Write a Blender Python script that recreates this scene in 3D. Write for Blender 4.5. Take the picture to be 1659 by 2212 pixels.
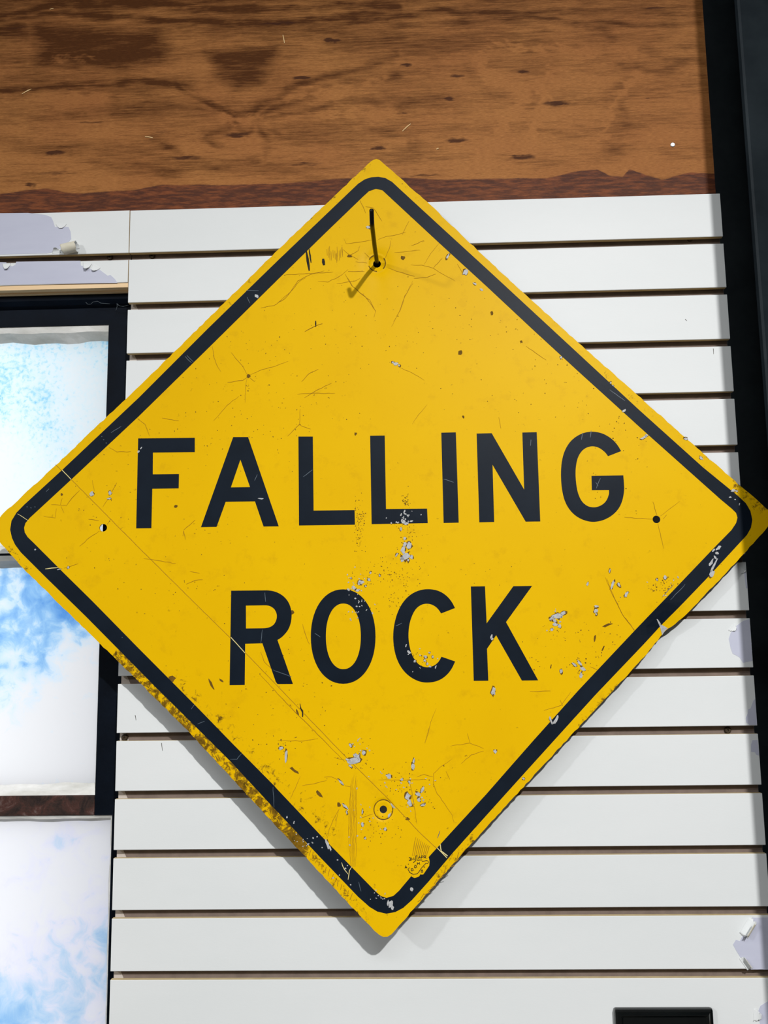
import bpy, bmesh, math, random
import numpy as np
from mathutils import Matrix, Vector
from mathutils.geometry import delaunay_2d_cdt

for o in list(bpy.data.objects):
    bpy.data.objects.remove(o)
scene = bpy.context.scene
COL = scene.collection
ZO = 2.19                      # height of the top of the slat wall above the floor

# ------------------------------------------------------------------ camera
IW, IH, F = 1659, 2212, 2000.0
CAM = np.array([0.405914, -1.272747, -0.639027 + ZO])
def basis(p, y, r):
    cp, sp, cy, sy, cr, sr = math.cos(p), math.sin(p), math.cos(y), math.sin(y), math.cos(r), math.sin(r)
    M = np.array([[cy, -sy, 0], [sy, cy, 0], [0, 0, 1]]) @ np.array([[1, 0, 0], [0, cp, -sp], [0, sp, cp]])
    ri, up, fw = M @ [1, 0, 0], M @ [0, 0, 1], M @ [0, 1, 0]
    return cr * ri + sr * up, -sr * ri + cr * up, fw
RI, UP, FW = basis(0.143256, 0.030682, -0.014488)
cd = bpy.data.cameras.new('camera')
cd.sensor_fit = 'VERTICAL'; cd.sensor_height = 36.0; cd.sensor_width = 27.0
cd.lens = F / IH * 36.0
cd.clip_start = 0.02
co = bpy.data.objects.new('camera', cd); COL.objects.link(co)
m = Matrix(((RI[0], UP[0], -FW[0], CAM[0]), (RI[1], UP[1], -FW[1], CAM[1]), (RI[2], UP[2], -FW[2], CAM[2]), (0, 0, 0, 1)))
co.matrix_world = m
scene.camera = co

# ------------------------------------------------------------------ world, lamps, exposure
w = bpy.data.worlds.new('overcast_sky'); scene.world = w; w.use_nodes = True
w.node_tree.nodes['Background'].inputs[0].default_value = (0.96, 0.98, 1.0, 1)
w.node_tree.nodes['Background'].inputs[1].default_value = 1.76
vs = scene.view_settings
vs.view_transform = 'Standard'; vs.look = 'None'; vs.exposure = -0.12; vs.gamma = 1.0; vs.use_curve_mapping = False

def lamp(name, kind, loc, target, energy, size, color=(1, 1, 1), **kw):
    ld = bpy.data.lights.new(name, kind); ld.energy = energy; ld.color = color
    if kind == 'AREA':
        ld.shape = 'RECTANGLE'; ld.size, ld.size_y = size
    else:
        ld.shadow_soft_size = size
    for k, v in kw.items(): setattr(ld, k, v)
    o = bpy.data.objects.new(name, ld); COL.objects.link(o)
    o.location = loc
    o.rotation_euler = (Vector(target) - Vector(loc)).to_track_quat('-Z', 'Y').to_euler()
    return o
lamp('ceiling_spot_lamp', 'SPOT', (1.55, -4.0, 3.86), (0.55, 0, 0.80), 790, 0.05, (1.0, 0.985, 0.965), spot_size=math.radians(52), spot_blend=1.0)
lamp('ceiling_globe_lamp', 'POINT', (-2.9, -4.0, 3.40), (0, 0, 0), 200, 0.10, (0.99, 0.995, 1.0))
lamp('ceiling_fill_light', 'AREA', (0.4, -3.6, 4.1), (0.4, -3.6, 0), 55, (2.4, 0.6), (0.95, 0.98, 1.0))  # broad unseen fill light, added to lift the shadows

# ------------------------------------------------------------------ colour and node helpers
def lin(c):
    c = c / 255.0
    return c / 12.92 if c <= 0.04045 else ((c + 0.055) / 1.055) ** 2.4
def rgb(r, g, b, k=1.0): return (min(1, lin(r) * k), min(1, lin(g) * k), min(1, lin(b) * k), 1)

class NT:
    def __init__(self, name, rough=0.5, metal=0.0, spec=0.5):
        self.m = bpy.data.materials.new(name); self.m.use_nodes = True
        self.t = self.m.node_tree; self.b = self.t.nodes['Principled BSDF']
        self.b.inputs['Roughness'].default_value = rough; self.b.inputs['Metallic'].default_value = metal
        self.b.inputs['Specular IOR Level'].default_value = spec
    def n(self, kind, **kw):
        x = self.t.nodes.new(kind)
        for k, v in kw.items(): setattr(x, k, v)
        return x
    def link(self, a, b): self.t.links.new(a, b)
    def coord(self, scale=(1, 1, 1), loc=(0, 0, 0)):
        # world-space position, so that neighbouring pieces do not repeat
        g = self.n('ShaderNodeNewGeometry'); mp = self.n('ShaderNodeMapping')
        mp.inputs['Scale'].default_value = scale; mp.inputs['Location'].default_value = loc
        self.link(g.outputs['Position'], mp.inputs['Vector']); return mp.outputs[0]
    def noise(self, vec, scale, detail=4, rough=0.6, dist=0.0):
        x = self.n('ShaderNodeTexNoise'); x.inputs['Scale'].default_value = scale; x.inputs['Detail'].default_value = detail
        x.inputs['Roughness'].default_value = rough; x.inputs['Distortion'].default_value = dist
        self.link(vec, x.inputs['Vector']); return x.outputs['Fac']
    def ramp(self, fac, stops, interp='LINEAR'):
        r = self.n('ShaderNodeValToRGB'); r.color_ramp.interpolation = interp
        e = r.color_ramp.elements
        while len(e) < len(stops): e.new(0.5)
        for i, (p, c) in enumerate(stops):
            e[i].position = p; e[i].color = c if hasattr(c, '__len__') else (c, c, c, 1)
        self.link(fac, r.inputs[0]); return r.outputs[0]
    def mix(self, fac, a, b, mode='MIX'):
        x = self.n('ShaderNodeMix', data_type='RGBA', blend_type=mode)
        for sock, v in ((x.inputs[0], fac), (x.inputs[6], a), (x.inputs[7], b)):
            if hasattr(v, 'node'): self.link(v, sock)
            else: sock.default_value = v
        return x.outputs[2]
    def math(self, op, a, b=0.0, c=0.0):
        x = self.n('ShaderNodeMath', operation=op)
        for i, v in enumerate((a, b, c)):
            if hasattr(v, 'node'): self.link(v, x.inputs[i])
            else: x.inputs[i].default_value = v
        return x.outputs[0]
    def attr(self, name):
        a = self.n('ShaderNodeAttribute'); a.attribute_name = name; return a.outputs['Fac']
    def col(self, c):
        if hasattr(c, 'node'): self.link(c, self.b.inputs['Base Color'])
        else: self.b.inputs['Base Color'].default_value = c
        return self
    def bump(self, h, strength=0.3, dist=0.001):
        b = self.n('ShaderNodeBump'); b.inputs['Strength'].default_value = strength; b.inputs['Distance'].default_value = dist
        self.link(h, b.inputs['Height']); self.link(b.outputs[0], self.b.inputs['Normal']); return self

M = {}
def simple(name, a, b, scale=30, rough=0.5, spec=0.5, metal=0.0, bump=0.0, stretch=(1, 1, 1), bscale=None):
    n = NT(name, rough, metal, spec); v = n.coord(stretch)
    f = n.noise(v, scale, 5)
    n.col(n.mix(n.ramp(f, [(0.3, 0.0), (0.7, 1.0)]), a, b))
    if bump: n.bump(n.noise(v, bscale or scale * 8, 3), bump, 0.0006)
    M[name] = n.m
    return n

simple('laminate', rgb(222, 226, 227), rgb(228, 231, 232), 6, rough=0.46, spec=0.11, bump=0.12, bscale=500, stretch=(0.4, 1, 1))
simple('laminate_back', rgb(206, 200, 180), rgb(220, 216, 200), 60, rough=0.6)
simple('torn_substrate', rgb(190, 193, 212), rgb(198, 201, 218), 25, rough=0.75, spec=0.2, stretch=(0.3, 1, 1.5))
simple('fibreboard', rgb(118, 104, 96), rgb(134, 119, 110), 60, rough=0.8, spec=0.2, bump=0.2)
simple('fibreboard_pale', rgb(196, 186, 178), rgb(208, 199, 192), 60, rough=0.7, spec=0.2)
simple('fibreboard_edge', rgb(205, 184, 140), rgb(220, 202, 160), 80, rough=0.8, spec=0.2)
simple('black_paint', rgb(10, 10, 13), rgb(16, 17, 20), 20, rough=0.85, spec=0.1)
simple('plaster', rgb(150, 149, 146), rgb(168, 167, 164), 3, rough=0.8)
simple('floor_concrete', rgb(110, 106, 100), rgb(130, 126, 120), 3, rough=0.7)
simple('pine', rgb(226, 190, 140), rgb(240, 210, 168), 12, rough=0.6, stretch=(0.3, 1, 6))
simple('navy_steel', rgb(3, 8, 17), rgb(8, 17, 29), 14, rough=0.55, spec=0.08, bump=0.35, bscale=220)
simple('putty', rgb(196, 196, 190), rgb(240, 240, 238), 26, rough=0.85, spec=0.2, bump=0.7, bscale=120, stretch=(0.6, 1, 1.4))
simple('sign_black', rgb(13, 22, 33), rgb(19, 29, 41), 18, rough=0.42, spec=0.09, bump=0.05, bscale=300)
simple('chip_metal', rgb(160, 161, 162), rgb(190, 192, 194), 300, rough=0.55, spec=0.5)
simple('dirt', rgb(92, 66, 14), rgb(120, 88, 20), 200, rough=0.8, spec=0.2)
simple('faint_crack', rgb(150, 108, 10), rgb(176, 130, 10), 200, rough=0.7, spec=0.2)
simple('black_mark', rgb(24, 22, 16), rgb(40, 34, 20), 200, rough=0.7, spec=0.2)
simple('pale_scratch', rgb(214, 196, 120), rgb(226, 214, 160), 200, rough=0.5)
simple('grey_scratch', rgb(62, 76, 90), rgb(80, 94, 106), 200, rough=0.5)
simple('hook_black', rgb(7, 7, 7), rgb(12, 12, 12), 60, rough=0.3, spec=0.25)
simple('aluminium', rgb(150, 150, 146), rgb(176, 176, 172), 90, rough=0.5, metal=0.6, spec=0.5)
simple('black_gloss', rgb(5, 8, 9), rgb(9, 13, 14), 30, rough=0.16, spec=0.6)
simple('screw_dark', rgb(42, 32, 20), rgb(66, 52, 34), 300, rough=0.6, metal=0.3)
simple('zinc', rgb(176, 180, 184), rgb(206, 210, 214), 400, rough=0.4, metal=0.5)
simple('straw', rgb(206, 168, 110), rgb(226, 196, 146), 200, rough=0.7)
simple('web', rgb(96, 108, 116), rgb(120, 130, 136), 200, rough=0.9)

# column steel: dark grey paint with chips
n = simple('column_steel', rgb(52, 62, 70), rgb(78, 90, 98), 9, rough=0.5, bump=0.4, bscale=160)
# rusty bar
n = NT('rusty_steel', 0.8, 0.0, 0.25); v = n.coord((1, 1, 1))
f = n.noise(v, 45, 6, 0.7, 0.6)
c = n.ramp(f, [(0.30, rgb(24, 20, 22)), (0.45, rgb(52, 38, 34)), (0.56, rgb(74, 46, 40)), (0.64, rgb(96, 78, 74)), (0.74, rgb(150, 140, 138))])
n.col(c).bump(n.noise(v, 160, 5), 0.8, 0.002); M['rusty_steel'] = n.m

# sign yellow: retroreflective sheeting, faintly mottled, grime where the attribute says so
n = NT('sign_yellow', 0.40, 0.0, 0.055); v = n.coord((1, 1, 1))
big = n.ramp(n.noise(v, 3.5, 3), [(0.3, 0.0), (0.7, 1.0)])
c = n.mix(big, rgb(224, 176, 1), rgb(231, 185, 1))
fine = n.ramp(n.noise(v, 38, 6, 0.7), [(0.56, 0.0), (0.78, 0.45)])
c = n.mix(fine, c, rgb(196, 146, 10))
spk = n.ramp(n.noise(n.coord((1, 1, 1.3), (3, 1, 2)), 150, 3, 0.6), [(0.69, 0.0), (0.77, 0.7)])
c = n.mix(spk, c, rgb(140, 100, 14))
gn = n.math('MULTIPLY_ADD', n.noise(v, 105, 8, 0.78, 0.5), 1.0, -0.5)
gm = n.math('ADD', n.attr('grime'), n.math('MULTIPLY', gn, 2.4))
gm = n.ramp(gm, [(0.40, 0.0), (0.60, 1.0)])
gm = n.math('MULTIPLY', gm, n.ramp(n.attr('grime'), [(0.02, 0.0), (0.25, 0.92)]))
c = n.mix(gm, c, n.mix(n.ramp(n.noise(v, 180, 4), [(0.35, 0.0), (0.65, 1.0)]), rgb(58, 41, 16), rgb(122, 88, 22)))
n.col(c).bump(n.noise(v, 420, 2), 0.06, 0.0004); M['sign_yellow'] = n.m

# plywood: veneer figure comes from attributes, fibre from stretched noise
n = NT('plywood', 0.5, 0.0, 0.12)
v = n.coord((1, 1, 1))
fib = n.noise(n.coord((5, 5, 84)), 5.0, 7, 0.68)
fib2 = n.noise(n.coord((26, 26, 520)), 5.0, 4, 0.7)
base = n.mix(n.ramp(n.noise(v, 5, 3), [(0.3, 0.0), (0.7, 1.0)]), rgb(176, 115, 66), rgb(192, 132, 75))
g = n.math('ADD', n.attr('grain'), n.math('MULTIPLY_ADD', fib, 1.7, -0.85))
g = n.ramp(g, [(-0.0, 0.0), (0.85, 1.0)])
c = n.mix(g, base, rgb(92, 52, 18))
k = n.math('ADD', n.attr('knot'), n.math('MULTIPLY_ADD', fib, 1.3, -0.67))
c = n.mix(n.ramp(k, [(0.30, 0.0), (0.75, 0.9)]), c, rgb(72, 38, 22))
s = n.math('ADD', n.attr('stain'), n.math('MULTIPLY_ADD', n.noise(n.coord((1, 1, 2.6)), 26, 6, 0.7), 0.5, -0.25))
sr = n.mix(n.ramp(n.noise(n.coord((14, 14, 90)), 3, 5), [(0.42, 0.0), (0.66, 1.0)]), rgb(78, 36, 24), rgb(140, 76, 40))
c = n.mix(n.ramp(s, [(0.42, 0.0), (0.56, 0.93)]), c, sr)
c = n.mix(n.ramp(fib2, [(0.34, 0.0), (0.68, 1.0)]), n.mix(1.0, c, (0.50, 0.45, 0.39, 1), 'MULTIPLY'), c)
n.link(n.math('MULTIPLY_ADD', n.ramp(s, [(0.42, 0.0), (0.56, 1.0)]), 0.08, 0.08), n.b.inputs['Specular IOR Level'])
n.col(c).bump(fib2, 0.3, 0.0008); M['plywood'] = n.m

# painted window glass: lets daylight through as a diffuse glow, blue where the paint is thin
def pane_material(name, stops, scale, loc, dist=0.4, detail=7, zband=None):
    n = NT(name); t = n.t
    v = n.coord((1, 1, 1), loc)
    f = n.noise(v, scale, detail, 0.62, dist)
    f2 = n.noise(v, 8.0, 3, 0.5)
    f = n.math('ADD', n.math('MULTIPLY', f, 0.55), n.math('MULTIPLY', f2, 0.45))
    if zband:
        gz = n.n('ShaderNodeSeparateXYZ'); n.link(n.coord(), gz.inputs[0])
        mr = n.n('ShaderNodeMapRange'); n.link(gz.outputs[2], mr.inputs[0])
        for i, x in enumerate(zband): mr.inputs[1 + i].default_value = x
        mx = n.n('ShaderNodeMapRange'); n.link(gz.outputs[0], mx.inputs[0])
        f = n.math('ADD', f, mr.outputs[0])
    c = n.ramp(f, stops)
    tr = n.n('ShaderNodeBsdfTranslucent'); n.link(c, tr.inputs['Color'])
    gl = n.n('ShaderNodeBsdfGlossy'); gl.inputs['Roughness'].default_value = 0.25
    mx = n.n('ShaderNodeMixShader'); mx.inputs[0].default_value = 0.02
    n.link(tr.outputs[0], mx.inputs[1]); n.link(gl.outputs[0], mx.inputs[2])
    n.link(mx.outputs[0], t.nodes['Material Output'].inputs['Surface'])
    M[name] = n.m

# ------------------------------------------------------------------ geometry helpers
WORLD = {}
def link_obj(name, data, parent, origin):
    o = bpy.data.objects.new(name, data); COL.objects.link(o)
    origin = np.array(origin, float)
    WORLD[o.name] = origin
    if parent is not None:
        o.parent = parent; o.location = Vector(origin - WORLD[parent.name])
    else:
        o.location = Vector(origin)
    return o
def mesh_obj(name, verts, faces, mats, parent=None, origin=None, mi=None, smooth=False):
    verts = np.asarray(verts, float)
    if origin is None:
        lo, hi = verts.min(0), verts.max(0); origin = (lo + hi) / 2
        if parent is None: origin[2] = lo[2]
    me = bpy.data.meshes.new(name)
    me.from_pydata((verts - np.array(origin)).tolist(), [], [list(map(int, f)) for f in faces])
    if not isinstance(mats, (list, tuple)): mats = [mats]
    for x in mats: me.materials.append(M[x])
    if mi is not None: me.polygons.foreach_set('material_index', np.asarray(mi, np.int32))
    if smooth: me.polygons.foreach_set('use_smooth', np.ones(len(me.polygons), bool))
    me.update()
    return link_obj(name, me, parent, origin)
def empty(name, loc, parent=None):
    o = link_obj(name, None, parent, loc); o.empty_display_size = 0.05; return o
def tag(o, label=None, cat=None, group=None, kind=None):
    for k, x in (('label', label), ('category', cat), ('group', group), ('kind', kind)):
        if x: o[k] = x
    return o
def box_vf(x0, x1, y0, y1, z0, z1, b=0.0):
    if not b:
        v = [(x, y, z) for x in (x0, x1) for y in (y0, y1) for z in (z0, z1)]
        f = [(0, 1, 3, 2), (4, 6, 7, 5), (0, 4, 5, 1), (2, 3, 7, 6), (0, 2, 6, 4), (1, 5, 7, 3)]
        return v, f
    bm = bmesh.new(); bmesh.ops.create_cube(bm, size=1)
    for q in bm.verts: q.co = ((x0 + x1) / 2 + q.co.x * (x1 - x0), (y0 + y1) / 2 + q.co.y * (y1 - y0), (z0 + z1) / 2 + q.co.z * (z1 - z0))
    bmesh.ops.bevel(bm, geom=bm.edges[:], offset=b, segments=2, affect='EDGES', profile=0.6)
    bm.verts.index_update()
    v = [tuple(q.co) for q in bm.verts]; f = [[q.index for q in p.verts] for p in bm.faces]; bm.free()
    return v, f
def box(name, x0, x1, y0, y1, z0, z1, mat, parent=None, b=0.0):
    v, f = box_vf(x0, x1, y0, y1, z0, z1, b); return mesh_obj(name, v, f, mat, parent)
def extrude_x(name, prof, x0, x1, mats, parent=None, side_mi=None):
    # prof: list of (y, z) seen from +X, closed
    k = len(prof)
    v = [(x0, y, z) for y, z in prof] + [(x1, y, z) for y, z in prof]
    f = [tuple(range(k))[::-1], tuple(range(k, 2 * k))]; mi = [len(mats) - 1 if isinstance(mats, list) else 0] * 2
    for i in range(k):
        j = (i + 1) % k; f.append((i, j, j + k, i + k)); mi.append(side_mi[i] if side_mi else 0)
    o = mesh_obj(name, v, f, mats, parent, mi=mi)
    fix_normals(o); return o
def extrude_z(name, prof, z0, z1, mats, parent=None):
    k = len(prof)
    v = [(x, y, z0) for x, y in prof] + [(x, y, z1) for x, y in prof]
    f = [tuple(range(k))[::-1], tuple(range(k, 2 * k))] + [(i, (i + 1) % k, (i + 1) % k + k, i + k) for i in range(k)]
    o = mesh_obj(name, v, f, mats, parent); fix_normals(o); return o
def fix_normals(o):
    bm = bmesh.new(); bm.from_mesh(o.data); bmesh.ops.recalc_face_normals(bm, faces=bm.faces[:]); bm.to_mesh(o.data); bm.free()

# where a line of sight of the photograph meets a plane of the wall (Y) or the face of the sign
def ray(px, py): return FW + RI * ((px - IW / 2) / F) - UP * ((py - IH / 2) / F)
def wall(px, py, Y=0.0):
    d = ray(px, py); t = (Y - CAM[1]) / d[1]; return CAM + d * t
def wx(px, py, Y=0.0): return wall(px, py, Y)[0]
def wz(px, py, Y=0.0): return wall(px, py, Y)[2]

def inside(pts, poly):
    pts = np.asarray(pts, float); poly = np.asarray(poly, float)
    x, y = pts[:, 0], pts[:, 1]; r = np.zeros(len(pts), bool)
    a, b = poly, np.roll(poly, -1, 0)
    for (x0, y0), (x1, y1) in zip(a, b):
        c = (y0 > y) != (y1 > y)
        with np.errstate(divide='ignore', invalid='ignore'):
            r ^= c & (x < (x1 - x0) * (y - y0) / (y1 - y0 + 1e-30) + x0)
    return r
def seg_dist(pts, line, closed=False):
    pts = np.asarray(pts, float); line = np.asarray(line, float)
    if closed: line = np.vstack([line, line[:1]])
    best = np.full(len(pts), 1e9)
    for a, b in zip(line[:-1], line[1:]):
        d = b - a; L = d @ d + 1e-18
        t = np.clip(((pts - a) @ d) / L, 0, 1)
        best = np.minimum(best, np.hypot(*(pts - a - t[:, None] * d).T))
    return best

# ================================================================== the room
XL, XR = 0.0, 0.8585           # left and right end of the slat panel
ROOM = dict(x0=-4.0, x1=5.0, y0=-7.0, h=4.3)
tag(box('floor', -4, 5, -7, 0.4, -0.1, 0, 'floor_concrete'), kind='structure')
tag(box('ceiling', -4, 5, -7, 0.4, 4.3, 4.4, 'plaster'), kind='structure')
tag(box('wall_left', -4.1, -4, -7, 0.4, 0, 4.3, 'plaster'), kind='structure')
tag(box('wall_right', 5, 5.1, -7, 0.4, 0, 4.3, 'plaster'), kind='structure')
tag(box('wall_rear', -4.1, 5.1, -7.1, -7, 0, 4.3, 'plaster'), kind='structure')
# unseen dark wall added at right to keep the lamp off the sign's tip
tag(box('shade_wall', 0.892, 1.40, -0.27, -0.20, 0, 4.3, 'black_paint'), kind='structure')

WY = 0.030                      # front of the steel window frame
WX0 = -0.62                     # left end of the window, outside the picture
z_head = wz(140, 632, WY); z_sill = 0.62
# the wall behind everything, with the window opening left free
def parts_mesh(name, boxes, mat):
    V, Fc = [], []
    for b in boxes:
        v, f = box_vf(*b); k = len(V); V += v; Fc += [[i + k for i in q] for q in f]
    return mesh_obj(name, V, Fc, mat)
wb = parts_mesh('wall_back', [
    (-4, WX0, 0.021, 0.10, 0, 4.3), (WX0, 0.012, 0.021, 0.10, z_head, 4.3), (WX0, 0.012, 0.021, 0.10, 0, z_sill),
    (0.012, XR, 0.021, 0.32, 0, 4.3), (XR, 1.16, 0.32, 0.40, 0, 4.3), (1.16, 5, 0.021, 0.40, 0, 4.3)], 'black_paint')
tag(wb, kind='structure')

# ------------------------------------------------------------------ slat wall panels
PITCH, SH = 0.0762, 0.0655
def slat_profile(zt, h, top_cut=False, bottom_cut=False):
    c = 0.0006; zb = zt - h
    ins_t = 0.0 if top_cut else 0.008; ins_b = 0.0 if bottom_cut else 0.008
    # front first, anticlockwise from +X; every edge after it says which material it is
    p = [(0.0, zb + c), (0.0, zt - c), (c, zt), (0.0075, zt), (0.0075, zt - ins_t), (0.0125, zt - ins_t),
         (0.0125, zb + ins_b), (0.0075, zb + ins_b), (0.0075, zb), (c, zb)]
    mi = [0, 0, 1, 1, 1, 1, 1, 1, 1, 0]
    if not ins_t: p.pop(4); mi.pop(4)
    if not ins_b:
        i = len(p) - 3; p.pop(i); mi.pop(i)
    return p, mi
def slat(x0, x1, zt, h, parent, **kw):
    p, mi = slat_profile(zt, h, **kw)
    return extrude_x('slat', p, x0, x1, ['laminate', 'fibreboard_edge'], parent, mi)

NS = 17
panel = empty('slatted_panel', ((XL + XR) / 2, 0.0125, ZO - NS * PITCH))
tag(panel, 'white slat wall panel of horizontal boards behind the yellow sign', 'wall panel')
box('backing_board', XL + 0.0005, XR, 0.0125, 0.0205, ZO - NS * PITCH, ZO, 'fibreboard_pale', panel)
slats = {}
for k in range(NS):
    slats[k] = slat(XL, XR, ZO - k * PITCH, SH, panel, top_cut=(k == 0))
# strip of the same panelling above the window
z_cut = wz(140, 613.5)
upper = empty('slatted_panel', (-0.40, 0.0125, z_cut))
tag(upper, 'peeling white slat wall strip above the window, left of the sign', 'wall panel')
box('backing_board', -0.80, XL - 0.0015, 0.0125, 0.0205, z_cut, ZO, 'fibreboard_pale', upper)
u0 = slat(-0.80, XL - 0.0012, ZO + 0.0004, SH + 0.0004, upper, top_cut=True)
u1 = slat(-0.80, XL - 0.0012, ZO - PITCH, ZO - PITCH - z_cut, upper, bottom_cut=True)

# brown strip at the back of each groove, slanted and short of the left end
def back_strip(x0t, x0b, x1, zc, parent):
    h = 0.0128; y0, y1 = 0.0118, 0.0125; P = [(x0b, zc - h), (x1, zc - h), (x1, zc + h), (x0t, zc + h)]
    V = [(x, y, z) for y in (y0, y1) for x, z in P]
    o = mesh_obj('groove_strip', V, [(0, 1, 2, 3), (7, 6, 5, 4)] + [(i, i + 4, (i + 1) % 4 + 4, (i + 1) % 4) for i in range(4)], 'fibreboard', parent); fix_normals(o)
for k in range(NS - 1):
    zc = ZO - k * PITCH - SH - (PITCH - SH) / 2
    back_strip(XL + 0.0006 if k == 0 else 0.0045, XL + 0.0006 if k == 0 else 0.0170, XR - 0.0005, zc, panel)
back_strip(-0.80, -0.80, XL - 0.0016, ZO - SH - (PITCH - SH) / 2, upper)

# patches where the white film has torn away, and the film that curls off
def torn(pts, parent):
    P = np.array([wall(x, y, 0.0)[[0, 2]] for x, y in pts])
    k = len(P)
    V = [(x, -0.00025, z) for x, z in P] + [(x, 0.0001, z) for x, z in P]
    bm = bmesh.new(); a = [bm.verts.new(q) for q in V]
    bm.faces.new(a[:k])
    bm.faces.new(a[k:][::-1])
    for i in range(k): bm.faces.new((a[i], a[(i + 1) % k], a[(i + 1) % k + k], a[i + k]))
    bmesh.ops.recalc_face_normals(bm, faces=bm.faces[:])
    bmesh.ops.triangulate(bm, faces=[f for f in bm.faces if len(f.verts) > 4])
    bm.verts.index_update()
    o = mesh_obj('torn_patch', [tuple(q.co) for q in bm.verts], [[q.index for q in f.verts] for f in bm.faces], 'torn_substrate', parent)
    bm.free(); o['label'] = 'lavender grey patch where the white film has torn off'
    return o
def cz(pts, ox, oy, s): return [(ox + x / s, oy + y / s) for x, y in pts]
T1 = 2.9625; TR = 4.0562
def jag(pts, amp=0.7, seed=1, step=7):
    r = random.Random(seed); out = []
    for (x0, y0), (x1, y1) in zip(pts, pts[1:] + pts[:1]):
        L = math.hypot(x1 - x0, y1 - y0); k = max(1, int(L / step))
        for i in range(k):
            t = i / k; a = 0 if i == 0 else amp
            out.append((x0 + (x1 - x0) * t + r.uniform(-a, a), y0 + (y1 - y0) * t + r.uniform(-a, a)))
    return out
torn(cz([(-640, 330), (-610, 240), (-540, 215), (-420, 200), (0, 180), (180, 178), (290, 190), (328, 205), (340, 230), (352, 268), (438, 268), (452, 298), (456, 345), (430, 372),
         (400, 405), (345, 415), (332, 430), (300, 437), (0, 444), (-480, 450), (-560, 410)], 0, 400, T1), u0)
torn(cz([(-470, 560), (-430, 512), (-380, 502), (0, 493), (40, 494), (48, 512), (80, 520), (100, 508), (104, 490), (515, 484), (517, 514), (560, 524), (575, 536), (640, 543), (690, 580), (706, 574),
         (735, 600), (752, 626), (0, 638), (-400, 643)], 0, 400, T1), u1)
torn(jag(cz([(1440, 1385), (1496, 1368), (1524, 1735), (1440, 1752), (1410, 1705), (1350, 1672), (1330, 1620), (1315, 1540), (1332, 1488), (1384, 1425)], 1250, 1000, TR)), slats[8])
torn(cz([(1530, 135), (1546, 122), (1563, 348), (1500, 350), (1468, 328), (1463, 288), (1480, 250), (1485, 212), (1505, 205)], 1250, 1480, TR), slats[9])
torn(cz([(1522, 482), (1568, 480), (1581, 618), (1556, 610), (1545, 590), (1510, 583), (1510, 520)], 1250, 1480, TR), slats[10])
torn(jag(cz([(1520, 534), (1700, 534), (1700, 990), (1502, 990), (1420, 890), (1352, 772), (1378, 730), (1412, 742), (1440, 690)], 1250, 1850, TR), 0.6, 5), slats[13])
torn(jag(cz([(1700, 1262), (1655, 1270), (1592, 1310), (1560, 1388), (1582, 1440), (1590, 1468), (1640, 1500), (1700, 1500)], 1250, 1850, TR), 0.6, 6), slats[14])
torn(cz([(1445, 935), (1462, 930), (1478, 1100), (1466, 1098)], 1250, 1000, TR), slats[7])

def curl(name, base, axis, radius, turns, width, parent, start=0.0, taper=0.0, lift=0.0, ragged=0.0, seed=3, point=None):
    # a sheet of film leaving the board at `base` and rolling up; axis in the X-Z plane (angle), width along the axis
    base = np.array(base, float); ax = np.array([math.cos(axis), 0, math.sin(axis)]); out = np.array([-ax[2], 0, ax[0]]); nr = np.array([0, -1.0, 0])
    r = random.Random(seed); na, nw = 26, 10; V = []
    for i in range(na + 1):
        a = start + turns * 2 * math.pi * i / na
        R = radius * (1 - taper * i / na)
        for j in range(nw + 1):
            wj = (j / nw - 0.5) * width * (1 - ((0.25 if name == 'film_curl' else 0.75) if point is None else point) * (i / na) ** 1.5)
            edge = ragged * r.uniform(-1, 1) if (i == na or j in (0, nw)) else 0
            V.append(base + ax * (wj + edge) + out * (R * math.sin(a)) + nr * (R * (1 - math.cos(a)) + lift))
    Fc = [(i * (nw + 1) + j, i * (nw + 1) + j + 1, (i + 1) * (nw + 1) + j + 1, (i + 1) * (nw + 1) + j) for i in range(na) for j in range(nw)]
    o = mesh_obj(name, V, Fc, ['laminate', 'laminate_back'], parent, smooth=True)
    s = o.modifiers.new('thickness', 'SOLIDIFY'); s.thickness = 0.0004; s.material_offset = 1
    o['label'] = 'curled flap of white film peeling off the board'
    return o
p = wall(143, 533)
curl('film_curl', (p[0] + 0.008, -0.0004, p[2] - 0.006), math.radians(12), 0.0085, 0.92, 0.024, u0, taper=0.25, ragged=0.0010)
p = wall(122, 541)
curl('film_flap', (p[0], -0.0004, p[2] - 0.004), math.radians(4), 0.006, 0.22, 0.012, u0, ragged=0.0008, seed=5)
p = wall(186, 572)
curl('film_flap', (p[0] + 0.002, -0.0004, p[2] + 0.003), math.radians(170), 0.014, 0.14, 0.013, u1, ragged=0.0006, seed=6)
p = wall(206, 577)
curl('film_flap', (p[0] + 0.002, -0.0004, p[2] + 0.002), math.radians(147), 0.016, 0.10, 0.013, u1, ragged=0.0005, seed=7)
p = wall(14, 572)
curl('film_flap', (p[0], -0.0004, p[2] + 0.002), math.radians(182), 0.016, 0.10, 0.012, u1, ragged=0.0005, seed=8)
p = wall(132, 489)
curl('film_flap', (p[0], -0.0004, p[2] + 0.0035), math.radians(180), 0.016, 0.07, 0.016, u0, ragged=0.0003, seed=9)
p = wall(1580, 1360)
curl('film_flap', (p[0], -0.0004, p[2] + 0.004), math.radians(226), 0.013, 0.09, 0.013, slats[8], ragged=0.0012, seed=10)
p = wall(1613, 2003)
curl('film_curl', (p[0] - 0.003, -0.0004, p[2] + 0.003), math.radians(235), 0.010, 0.40, 0.024, slats[13], taper=0.3, ragged=0.0015, seed=11)
p = wall(1609, 2082)
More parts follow.
